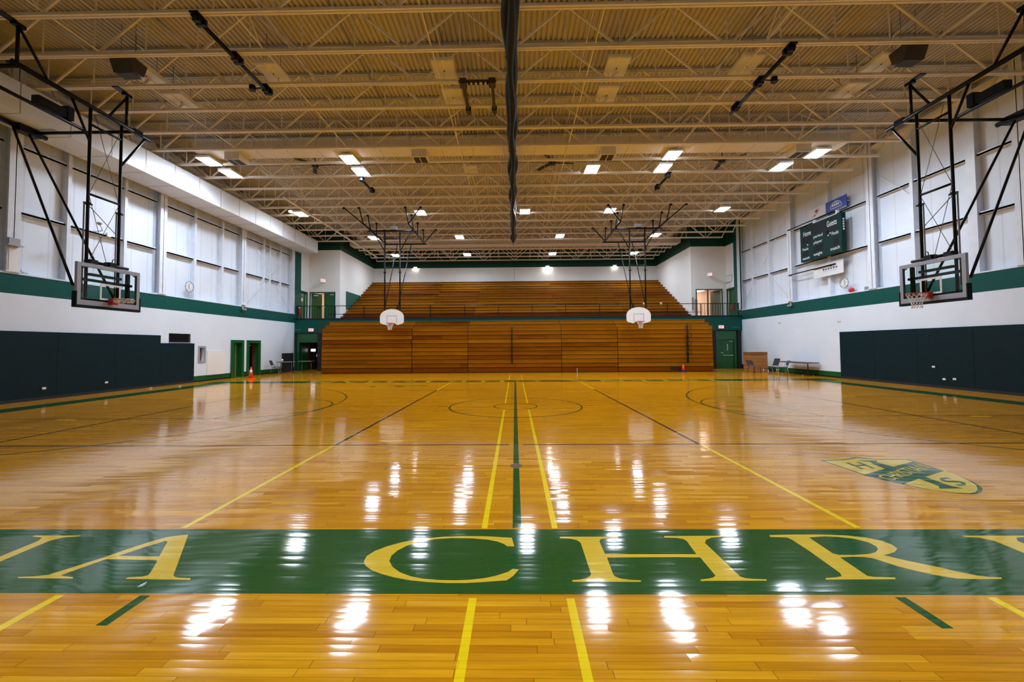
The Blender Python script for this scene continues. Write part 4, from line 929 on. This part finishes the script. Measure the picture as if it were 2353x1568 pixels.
# ------------------------------------------------------------------ small things on the walls
def outlet(X, s, y, z, lab, tilt=False):
    o = thing('wall_outlet', lab, 'outlet', (X, y, z), 'outlets set into the pads'); a, b = sorted((X, X-s*.012)); MB().box(a, b, y-.085, y+.085, z-.06, z+.06).build('cutout', M['blackm'], o)
    a, b = sorted((X-s*.012, X-s*.022)); MB().box(a, b, y-.05, y+.06, z-.02, z+.045).build('cover_plate', M['white'], o)
outlet(L+.07, -1, 1.96, .36, 'small white outlet in a cut-out low on the nearer left wall pads'); outlet(L+.07, -1, 4.05, .37, 'small white outlet in a cut-out farther along the left wall pads')
outlet(R-.07, 1, 4.37, .765, 'small white outlet highest of three on the right wall pads'); outlet(R-.07, 1, 4.0, .33, 'low white outlet, farther of the two side by side on the right wall pads'); outlet(R-.07, 1, 3.64, .36, 'low white outlet, nearer of the two side by side on the right wall pads')
o = thing('wall_grille', 'dark rectangular vent grille above the lower left wall pad', 'vent grille', (L, 7.58, 1.93))
MB().box(L-.2, L-.12, VENT[0], VENT[1], VENT[2], VENT[3]).build('backing', M['dkgrey'], o)
t = MB()
for k in range(9): z = VENT[2]+.03+k*.045; t.box(L-.10, L-.02, VENT[0], VENT[1], z, z+.006)
t.build('louvre', M['dkgrey'], o)
MB().box(L+.001, L+.02, VENT[0]-.01, VENT[1]+.02, VENT[2]-.03, VENT[2]-.001).build('sill', M['bframe'], o)
o = thing('recessed_cabinet', 'grey framed recessed wall box with a dark inside, right of the left pads', 'wall box', (L, 8.93, .95))
t = MB().box(L+.001, L+.03, 8.69, 8.77, .93, 1.76); t.box(L+.001, L+.03, 9.10, 9.18, .93, 1.76); t.box(L+.001, L+.03, 8.77, 9.10, .93, 1.02); t.box(L+.001, L+.03, 8.77, 9.10, 1.67, 1.76); t.build('frame', M['bframe'], o)
MB().box(L-.2, L-.15, 8.77, 9.10, 1.02, 1.67).build('back_panel', M['dkgrey'], o)
MB().box(L-.149, L-.12, 8.86, 9.02, 1.05, 1.45).build('inner_plate', M['crate'], o)
o = thing('access_panel', 'flat white access panel on the left wall between the grey box and the green doors', 'panel', (L, 9.9, .25))
MB().box(L, L+.03, 9.27, 10.55, .30, 1.52).build('plate', M['block_white'], o); MB().box(L+.001, L+.05, 9.25, 10.57, .272, .297).build('bottom_edge', M['bframe'], o)
def wire_clock(X, s, y, z, lab):
    o = thing('wall_clock', lab, 'clock', (X, y, z)); a = X-s*.02
    MB().lathe((X-(.03 if s > 0 else 0), y, z), [(.19, 0), (.20, .01), (.19, .03)], 24, 'x').build('clock_face', M['white'], o)
    t = MB(); t.bar((a-s*.015, y, z), (a-s*.015, y+.02, z+.13), .012, .004, (1, 0, 0)); t.bar((a-s*.015, y, z), (a-s*.015, y+.02, z-.09), .014, .004, (1, 0, 0)); t.build('hands', M['blackm'], o)
    t = MB(); 
    t.tube([(X-s*.05, y+.255*math.cos(2*PI*k/28), z+.255*math.sin(2*PI*k/28)) for k in range(28)], .011, 6, True)
    for q in (.17,): t.tube([(X-s*.12, y+q*math.cos(2*PI*k/20), z+q*math.sin(2*PI*k/20)) for k in range(20)], .006, 5, True)
    for k in range(8):
        c_, s_ = math.cos(k*PI/4), math.sin(k*PI/4); t.tube(((X-s*.0, y+.255*c_, z+.255*s_), (X-s*.05, y+.255*c_, z+.255*s_), (X-s*.12, y+.17*c_, z+.17*s_)), .005, 5)
    t.build('wire_guard', M['wire'], o)
wire_clock(L-.06, -1, 8.09, 4.60, 'round white clock behind a wire guard high on the left wall')
wire_clock(R+.06, 1, 8.58, 4.59, 'round white clock behind a wire guard under the scoreboard')
o = thing('ball', 'red ball lying on the ledge under the scoreboard clock', 'ball', (R+.02, 8.3, 4.075)); prof = [(.12*math.sin(PI*k/12)+.0001, .12-.12*math.cos(PI*k/12)) for k in range(13)]
MB().lathe((R+.13, 8.3, 4.076), prof, 20).build('ball_shell', M['bell'], o)
for X, s, y, lab in ((L, -1, 11.96, 'white twin-headed emergency light at the column on the left wall ledge'), (R, 1, 12.42, 'white twin-headed emergency light at the column on the right wall ledge')):
    o = thing('emergency_light', lab, 'emergency light', (X, y, 3.85)); a, b = sorted((X+s*.02, X-s*.14))
    MB().box(a, b, y-.12, y+.12, 4.10, 4.2).build('battery_box', M['white'], o)
    MB().box(*sorted((X-s*.05, X+s*.001)), y-.02, y+.02, 3.8, 4.1).build('bracket', M['white'], o)
    for dy in (-.12, .08): MB().lathe((X-s*.10-.05, y+dy, 3.86), [(.05, 0), (.075, .1)], 12, 'x').build('lamp_head', M['grey'], o)
o = thing('wall_speaker', 'grey speaker box with a shelf on the column at the near left', 'speaker', (L+.02, .98, 4.85))
MB().box(L+.031, L+.15, .84, 1.13, 4.89, 5.09).build('cabinet', mat('grille_grey', (.36, .37, .40), .6), o); MB().box(L+.031, L+.22, .76, 1.17, 4.845, 4.885).build('shelf', M['bframe'], o)
MB().box(L+.031, L+.045, .93, 1.17, 4.05, 4.84).build('cable_cover', M['white'], o); MB().tube(((L+.05, .92, 4.84), (L+.05, .87, 4.5), (L+.05, .87, 4.06)), .008, 5).build('cord', M['white'], o)
o = thing('antenna', 'small dark cross-shaped antenna on the left wall ledge by the speaker', 'antenna', (L+.02, 1.35, 4.045))
MB().tube(((L-.05, 1.33, 4.046), (L-.05, 1.33, 4.19)), .012, 6).build('stem', M['grey'], o); MB().bar((L-.05, 1.16, 4.10), (L-.05, 1.52, 4.08), .025, .025).build('arm', M['grey'], o); MB().cbox((L-.05, 1.33, 4.09), .06, .1, .06).build('hub', M['grey'], o)
o = thing('wall_camera', 'small white dome camera on an arm above the left glass hoop', 'camera', (L, 3.2, 6.0))
MB().lathe((-14.9, 3.05, 6.15), [(.03, -.05), (.075, 0), (.08, .03), (.02, .05)], 14).build('dome', M['bframe'], o); MB().tube(((-14.9, 3.05, 6.12), (-14.95, 3.2, 6.02), (-15.2, 3.45, 6.0), (-15.6, 3.5, 6.0)), .018, 6).build('arm', M['white'], o)
tag(MB().box(L-.16, L-.079, 4.1, 4.25, 5.98, 6.12).build('junction_box', M['white'], None), 'small white junction box on the girt behind the left hoop masts', 'box')
tag(MB().box(R+.16, R+.299, 7.55, 7.62, 4.10, 4.26).build('junction_box', M['grey'], None), 'tiny grey box on the right wall ledge beside the red ball', 'box')
for nm, X, s, y, z in (('left', L, -1, 18.06, 4.0), ('right', R, 1, 18.62, 4.1)):
    o = thing('fire_extinguisher', 'red fire extinguisher at the %s end of the balcony' % nm, 'fire extinguisher', (X-s*.1, y, z))
    MB().lathe((X-s*.11, y, z), [(.075, 0), (.08, .02), (.08, .38), (.05, .45), (.025, .47)], 14).build('cylinder', M['xred'], o); MB().cbox((X-s*.11, y-.02, z+.51), .05, .14, .06).build('valve_handle', M['yellow'] if s > 0 else M['white'], o); MB().tube(((X-s*.11, y-.06, z+.48), (X-s*.2, y-.1, z+.3), (X-s*.2, y-.1, z+.1)), .012, 6).build('hose', M['blackm'], o)
    MB().box(*sorted((X-s*.005, X-s*.03)), y-.03, y+.03, z+.1, z+.36).build('bracket', M['grey'], o)
o = thing('notice_board', 'white framed board on the green pilaster above the upper right door', 'board', (R-.03, 19.2, 6.3))
MB().box(R-.05, R-.018, 18.75, 19.66, 6.28, 6.72).build('board_panel', M['bannerw'], o); MB().box(R-.06, R-.017, 18.72, 19.69, 6.25, 6.279).box(R-.06, R-.017, 18.72, 19.69, 6.721, 6.75).build('frame', M['grey'], o); MB().box(R-.04, R-.018, 19.0, 19.5, 5.85, 6.2).build('lower_sheet', M['bannerw'], o)

# exit signs
def exit_sign(c, w, h, yaw, lab, loc):
    o = thing('exit_sign', lab, 'exit sign', c, 'exit signs'); c = Vector(c); d = Vector((math.cos(yaw), math.sin(yaw), 0)); n = Vector((d.y, -d.x, 0))
    def q(mb, a0, a1, z0, z1, n0, n1):
        P = [c+d*a+n*b+Vector((0, 0, z)) for z in (z0, z1) for a, b in ((a0, n0), (a1, n0), (a1, n1), (a0, n1))]; k = len(mb.v); mb.v += P
        for f in ((3,2,1,0),(4,5,6,7),(0,1,5,4),(1,2,6,5),(2,3,7,6),(3,0,4,7)): mb.f.append([k+i for i in f]); mb.sm.append(False)
        return mb
    q(MB(), -w/2, w/2, -h/2, h/2, -.05, .02).build('housing', M['white'], o); q(MB(), -w/2+.015, w/2-.015, -h/2+.015, h/2-.015, .021, .026).build('face', M['exit_w'], o)
    t = MB(); put_text(t, 'EXIT', lambda a, b: c+d*((a-.5)*w*.78)+n*.030+Vector((0, 0, (b-.5)*h*.66)), .03); t.build('lettering', M['exit_r'], o)
    return o
exit_sign((-14.36, YE-.06, 2.88), .36, .22, 0, 'lit red EXIT sign over the open doorway under the balcony on the left', 0)
exit_sign((14.34, YE-.06, 2.89), .36, .22, 0, 'lit red EXIT sign over the closed double door under the balcony on the right', 0)
e = exit_sign((-14.38, YF-.28, 6.66), .36, .22, .9, 'lit red EXIT sign on the wall above the upper left doors', 0); MB().box(-14.42, -14.34, YF-.25, YF-.001, 6.72, 6.76).build('bracket', M['white'], e)
e = exit_sign((14.48, YF-.28, 6.86), .36, .22, -.9, 'lit red EXIT sign on the wall above the upper right doors', 0); MB().box(14.44, 14.52, YF-.25, YF-.001, 6.92, 6.96).build('bracket', M['white'], e)
tag(MB().lathe((14.72, YE-.015, 2.88), [(.05, -.04), (.06, .016)], 14, 'y').build('fire_bell', mat('bell_dark_red', (.15, .02, .02), .4), None), 'small dark red bell beside the EXIT sign under the balcony on the right', 'bell')
tag(MB().bar((-15.5, YE-.018, 2.88), (-15.1, YE-.018, 2.89), .04, .04).build('metal_bar', M['wire'], None), 'thin pale metal bar on the balcony front at the far left', 'bar')
tag(MB().bar((15.1, YE-.012, 2.86), (15.6, YE-.012, 2.85), .026, .026).build('metal_bar', M['wire'], None), 'thin grey metal bar on the balcony front at the far right', 'bar')

# ------------------------------------------------------------------ scoreboard and banners
FX = 15.45
o = thing('scoreboard', 'dark green scoreboard with white lettering high on the right wall', 'scoreboard', (FX, 9.55, 6.04))
MB().box(FX, 15.66, 8.15, 10.97, 6.04, 7.89).build('cabinet', M['sb'], o)
MB().box(15.66, R+.29, 8.7, 8.8, 6.2, 7.7).box(15.66, R+.29, 10.3, 10.4, 6.2, 7.7).build('mount', M['steel_white'], o)
def sfn(ya, yb, z0, z1): return lambda a, b: (FX-.006, ya+(yb-ya)*a, z0+(z1-z0)*b)
def spx(x0, y0, x1, y1):                   # a box of the picture on the board's face -> (ya, yb, z0, z1)
    p, q = onX(x0, (y0+y1)/2+3, FX), onX(x1, (y0+y1)/2-3, FX); m = onX((x0+x1)/2, y1, FX); n_ = onX((x0+x1)/2, y0, FX); return p.y, q.y, m.z, n_.z
for w, bxs in (('Home', (10.72, 10.16, 7.36, 7.62)), ('Guests', (9.05, 8.42, 7.42, 7.70)), ('period', (9.98, 9.35, 7.06, 7.24)), ('player', (9.98, 9.38, 6.76, 6.94)), ('Fouls', (8.75, 8.33, 6.94, 7.10)), ('Fouls', (10.80, 10.38, 6.62, 6.76)),
               ('match', (10.82, 10.30, 6.14, 6.27)), ('match', (8.86, 8.28, 6.20, 6.36)), ('weight', (10.02, 9.40, 6.14, 6.34))): t = MB(); put_text(t, w, sfn(*bxs), .01); t.build('lettering', M['sbtxt'], o)
t = MB()
for ya, yb, z0, z1 in ((10.2, 9.12, 7.36, 7.80), (10.85, 10.15, 6.98, 7.30), (9.05, 8.35, 7.13, 7.38), (10.0, 9.35, 6.38, 6.70), (8.68, 8.34, 6.42, 6.84), (10.75, 10.40, 6.32, 6.56), (9.2, 8.98, 7.0, 7.25)): t.box(FX-.005, FX-.0005, yb, ya, z0, z1)
t.build('digit_window', M['sbwin'], o)
t = MB()
for y, z in ((8.85, 7.08), (8.98, 7.0), (10.42, 6.88)): t.lathe((FX-.008, y, z), [(.035, 0), (.03, .006)], 10, 'x')
t.build('possession_lamp', M['white'], o)
t = MB()
for k in range(5): t.box(15.52, 15.59, 8.143, 8.149, 7.05+.12*k, 7.13+.12*k)
t.build('side_mark', M['sbtxt'], o)
MB().box(FX+.02, FX+.12, 8.45, 10.05, 7.90, 7.94).box(FX+.02, FX+.12, 8.4, 8.5, 7.94, 8.06).box(FX+.02, FX+.12, 9.9, 10.0, 7.94, 8.06).build('top_rail', M['steel_white'], o)
BX = R+.02
o = thing('banner', 'blue banner with a white domed emblem above the scoreboard', 'banner', (BX, 8.93, 8.28))
MB().box(BX, BX+.03, 8.28, 9.58, 8.24, 8.80).build('panel', M['blue'], o); [MB().box(BX+.03, R+.299, q, q+.05, 8.5, 8.55).build('mount', M['steel_white'], o) for q in (8.4, 9.4)]
def bfn(a, b): return (BX-.003, 8.93-a, 8.52+b)
t = MB(); P = lambda a0, a1, r0, r1: [bfn(r*math.cos(a)*1.25, r*math.sin(a)-.12) for r, a in ((r0, a0), (r1, a0), (r1, a1), (r0, a1))]
for k in range(16): t.face(P(PI*k/16, PI*(k+1)/16, .27, .30))
for x0 in (-.24, -.12, 0, .12): t.face([bfn(x0, -.06), bfn(x0+.09, -.06), bfn(x0+.09, .07), bfn(x0, .07)])
t.face([bfn(-.33, -.16), bfn(.33, -.16), bfn(.33, -.13), bfn(-.33, -.13)]); t.face([bfn(-.12, .11), bfn(.12, .11), bfn(.08, .14), bfn(-.08, .14)])
t.build('emblem', M['bannerw'], o)
MB().box(BX-.02, BX-.0005, 8.26, 9.60, 8.205, 8.235).build('bottom_edge', M['bannerw'], o)
o = thing('banner', 'white banner with a red and grey emblem left of the blue banner', 'banner', (BX, 10.23, 8.28))
MB().box(BX, BX+.03, 9.61, 10.87, 8.26, 8.80).build('panel', M['bannerw'], o); [MB().box(BX+.03, R+.299, q, q+.05, 8.5, 8.55).build('mount', M['steel_white'], o) for q in (9.75, 10.7)]
t = MB().face([(BX-.003, y, z) for y, z in ((10.38, 8.57), (10.2, 8.55), (10.14, 8.69), (10.30, 8.70))]); t.face([(BX-.003, y, z) for y, z in ((10.44, 8.36), (10.37, 8.36), (10.33, 8.46), (10.40, 8.46))]); t.build('emblem', M['red'], o)
MB().face([(BX-.002, y, z) for y, z in ((10.60, 8.40), (10.42, 8.36), (10.12, 8.58), (10.02, 8.70), (10.10, 8.56), (10.40, 8.45))]).build('emblem_shade', M['greyline'], o)
o = thing('sponsor_board', 'white board with small dark lettering under the scoreboard', 'board', (BX-.1, 9.52, 5.1))
MB().box(BX-.04, BX+.0, 8.57, 10.52, 5.12, 5.78).build('panel', M['bannerw'], o); [MB().box(BX, R+.299, q, q+.06, 5.4, 5.46).build('mount', M['steel_white'], o) for q in (8.9, 10.1)]; MB().box(BX-.07, BX-.0405, 8.55, 10.54, 5.085, 5.118).build('bottom_edge', M['bannerw'], o)
t = MB()
for k in range(6): y = 9.88-.17*k; t.box(BX-.044, BX-.0405, y-.11, y, 5.40, 5.50-.02*(k % 2)); 
for k in range(8): y = 9.85-.11*k; t.box(BX-.044, BX-.0405, y-.06, y, 5.33, 5.345)
t.box(BX-.044, BX-.0405, 9.25, 9.38, 5.52, 5.58); t.build('lettering', M['bannerink'], o)
for y0, y1, z, lab in ((8.95, 12.44, 8.2, 'long thin black bar crossing the column above the scoreboard'), (9.0, 12.45, 5.60, 'long thin black bar crossing the column below the scoreboard')):
    tag(MB().tube(((R-.062, y0, z), (R-.062, y1, z)), .032, 8).build('black_bar', M['black'], None), lab, 'bar', 'black bars by the scoreboard')

# ------------------------------------------------------------------ things standing on the floor
def cone(x, y, h, lab, band=True):
    o = thing('traffic_cone', lab, 'traffic cone', (x, y, 0)); k = h/.7
    MB().box(x-.18*k, x+.18*k, y-.18*k, y+.18*k, .001, .035).build('base', M['orange'], o)
    r = lambda z: (.135-.105*z/h)*k
    MB().lathe((x, y, 0), [(r(.035), .0355), (r(h), h)], 20).build('cone_body', M['orange'], o)
    if band: MB().lathe((x, y, 0), [(r(h*.5)+.003, h*.5), (r(h*.74)+.003, h*.74)], 20).build('reflective_band', M['white'], o)
cone(-14.15, 10.6, .62, 'orange traffic cone with a white band before the open door on the left', True)
o = thing('traffic_cone', 'small orange cone standing on a dark base before the right bleacher section', 'traffic cone', (10.30, 14.15, 0))
MB().box(10.14, 10.46, 14.02, 14.28, .001, .10).build('base', mat('cone_base', (.04, .01, .05), .5), o); MB().lathe((10.30, 14.15, .101), [(.12, 0), (.03, .36)], 18).build('cone_body', M['orange'], o)
o = thing('water_bottle', 'small clear bottle standing on the floor before the bleachers', 'bottle', (3.78, 13.9, 0))
MB().lathe((3.78, 13.9, .001), [(.04, 0), (.042, .02), (.042, .19), (.018, .24), (.018, .26)], 14).build('bottle_body', M['bottle'], o); MB().lathe((3.78, 13.9, .262), [(.02, 0), (.02, .025)], 12).build('cap', M['white'], o)
t = MB().prism([(-.055, -.012), (-.01, -.03), (.06, .0), (.055, .022), (-.005, .028)], lambda a, b, h: (onZ(326, 1349, 0).x+a*.25+b*.3, onZ(326, 1349, 0).y+a*.35-b*.2, h+.012*(a > 0)), .002, .012)
tag(t.build('paper_scrap', M['white'], None), 'white scrap of paper on the green band below the letter A', 'paper')
for px, py, lab in ((342, 893, 'small white scrap on the floor by the left wall pads, nearer one'), (409, 888.5, 'small white scrap on the floor by the left wall pads, farther one')):
    p = onZ(px, py, 0); tag(MB().prism([(-.09, -.04), (.08, -.05), (.1, .05), (-.07, .06)], lambda a, b, h: (p.x+a, p.y+b, h+.02*(a > 0)), .002, .02).build('paper_scrap', M['white'], None), lab, 'paper', 'white scraps by the left wall')
p = onZ(100, 1238, 0)

# left corner: folding tables, cup, chair, leaning black board
tag(MB().bar((L+.14, 16.7, .02), (L+.03, 16.7, 1.27), .045, 1.35, (0, 1, 0)).build('black_board', M['blackm'], None) if False else MB().prism([(16.02, .02), (17.38, .02), (17.38, 1.27), (16.02, 1.27)], lambda a, b, h: (L+.02+h, a, b), 0, .05).build('black_board', M['blackm'], None), 'black board leaning against the left wall in the far corner', 'board')
def folding_table(x0, x1, y0, y1, z, lab, top, leg, casters=False):
    o = thing('folding_table', lab, 'table', ((x0+x1)/2, (y0+y1)/2, 0))
    MB().box(x0, x1, y0, y1, z-.05, z).build('tabletop', top, o); a = y1-y0 > x1-x0
    for s in (.14, .86):
        t = MB()
        if a:
            y = y0+(y1-y0)*s; t.tube(((x0+.1, y, .03), (x0+.1, y, .06), ((x0+x1)/2, y, .10), (x1-.1, y, .06), (x1-.1, y, .03)), .018, 6); t.tube((((x0+x1)/2, y, .10), ((x0+x1)/2, y, z-.051)), .022, 8)
        else:
            x = x0+(x1-x0)*s; t.tube(((x, y0+.1, .0), (x, y0+.1, .06), (x, (y0+y1)/2, .10), (x, y1-.1, .06), (x, y1-.1, .0)), .018, 6); t.tube(((x, (y0+y1)/2, .10), (x, (y0+y1)/2, z-.051)), .022, 8)
        l = t.build('leg', leg, o)
        if casters and a:
            for x in (x0+.1, x1-.1): MB().lathe((x-.015, y, .03), [(.029, 0), (.029, .03)], 10, 'x').build('caster', M['grey'], l)
    return o
folding_table(-15.35, -14.35, 15.0, 15.6, .74, 'small grey folding table with a white cup in the far left corner', M['wire'], M['wire'])
folding_table(-14.3, -13.45, 15.7, 16.3, .76, 'second grey folding table in the far left corner before the doorway', M['wire'], M['wire'])
tag(MB().lathe((-15.05, 15.2, .741), [(.04, 0), (.055, .16)], 14).build('cup', M['white'], None), 'white cup on the small folding table in the far left corner', 'cup')
def chair(x, y, a, lab, shell, legm, sh=.45, bh=.85, group=None, splay=0):
    o = thing('stacking_chair', lab, 'chair', (x, y, 0), group); ca, sa = math.cos(a), math.sin(a)
    T = lambda u, v, z: (x+u*ca-v*sa, y+u*sa+v*ca, z)       # u forward, v left
    def slab(name, prof, w, m, th=.02):
        t = MB()
        for (u0, z0), (u1, z1) in zip(prof[:-1], prof[1:]):
            P = [T(u0, -w, z0), T(u1, -w, z1), T(u1, w, z1), T(u0, w, z0)]; n = len(t.v); d = Vector((0, 0, -th)) if abs(u1-u0) > abs(z1-z0) else Vector((-ca*th, -sa*th, 0))
            t.v += [Vector(p) for p in P]+[Vector(p)+d for p in P]
            for f in ((0,1,2,3),(7,6,5,4),(0,4,5,1),(1,5,6,2),(2,6,7,3),(3,7,4,0)): t.f.append([n+i for i in f]); t.sm.append(False)
        return t.build(name, m, o)
    slab('seat', [(-.20, sh), (.0, sh-.01), (.18, sh), (.24, sh-.03)], .23, shell)
    slab('backrest', [(-.22, sh+.10), (-.26, sh+.22), (-.33, bh)], .23, shell)
    for s in (-1, 1):
        MB().tube((T(.2, s*.2, sh-.025), T(.22+splay, s*.23, .012)), .012, 6).build('leg', legm, o)
        MB().tube((T(-.18, s*.2, sh-.025), T(-.26-splay, s*.23, .012)), .012, 6).build('leg', legm, o)
        MB().tube((T(-.12, s*.21, sh-.03), T(-.24, s*.21, sh+.12), T(-.29, s*.215, sh+.25)), .011, 6).build('back_support', legm, o)
    return o
chair(-14.9, 14.25, .2, 'grey metal chair frame by the folding table in the far left corner', M['dkgrey'], M['wire'])
# right side: stack of wood, three chairs, table
o = thing('wooden_cabinet', 'brown wooden cabinet of stacked boards behind the chairs on the right', 'cabinet', (14.45, 13.75, 0))
for k in range(6): MB().box(13.98+.015*(k % 2), 14.98, 13.4, 14.2, .01+.2*k, .2+.2*k).build('board_row', M['crate'], o)
chair(13.1, 11.5, PI*.06, 'blue-grey chair standing left of the wooden cabinet on the right', M['bluegrey'], M['black'], .44, .80, 'chairs by the right wall')
chair(12.55, 9.15, PI*.98, 'dark chair with shiny feet standing nearest on the right', M['blackm'], M['chrome'], .52, .96, 'chairs by the right wall', .03)
chair(14.35, 11.1, PI*.9, 'blue-grey chair pulled up at the end of the right wall table', M['bluegrey'], M['chrome'], .44, .78, 'chairs by the right wall')
folding_table(14.95, 15.7, 10.2, 12.5, .70, 'long narrow dark table standing against the right wall', M['tabletop'], M['dkgrey'], True)
for x, y, z, lab in ((10.2, 21.75, 4.75, 'small white cup on the upper seats at the right, left one'), (11.55, 21.75, 4.75, 'small white cup on the upper seats at the right, right one')):
    k = 3; zz = ZB+.28*k+.279; yy = 19.65+.528*k+.1
    tag(MB().lathe((x, yy, zz), [(.06, 0), (.08, .2)], 12).build('cup', M['white'], None), lab, 'cup', 'cups on the upper seats')
for y, z, lab in ((13.5, 2.95, 'small brown mark of tape on the right wall left of the pads, left one'), (8.95, 2.75, 'small brown mark of tape on the right wall just above the pads')):
    tag(MB().box(R-.006, R+.001, y-.12, y+.12, z-.05, z+.02).build('tape_mark', mat('tape_brown', (.55, .42, .30), .7), None), lab, 'tape', 'tape marks on the right wall')

# ------------------------------------------------------------------ light and look
w = bpy.data.worlds.new('world'); bpy.context.scene.world = w; w.use_nodes = True
w.node_tree.nodes['Background'].inputs[0].default_value = (.5, .6, .8, 1); w.node_tree.nodes['Background'].inputs[1].default_value = .02
sc = bpy.context.scene
sc.view_settings.view_transform = 'Standard'; sc.view_settings.look = 'None'; sc.view_settings.gamma = 1; sc.view_settings.use_curve_mapping = False
sc.view_settings.exposure = 0.0
sc.cycles.max_bounces = 10; sc.cycles.diffuse_bounces = 6; sc.cycles.glossy_bounces = 4; sc.cycles.transmission_bounces = 6
sc.cycles.sample_clamp_indirect = 8; sc.cycles.caustics_reflective = False; sc.cycles.caustics_refractive = False
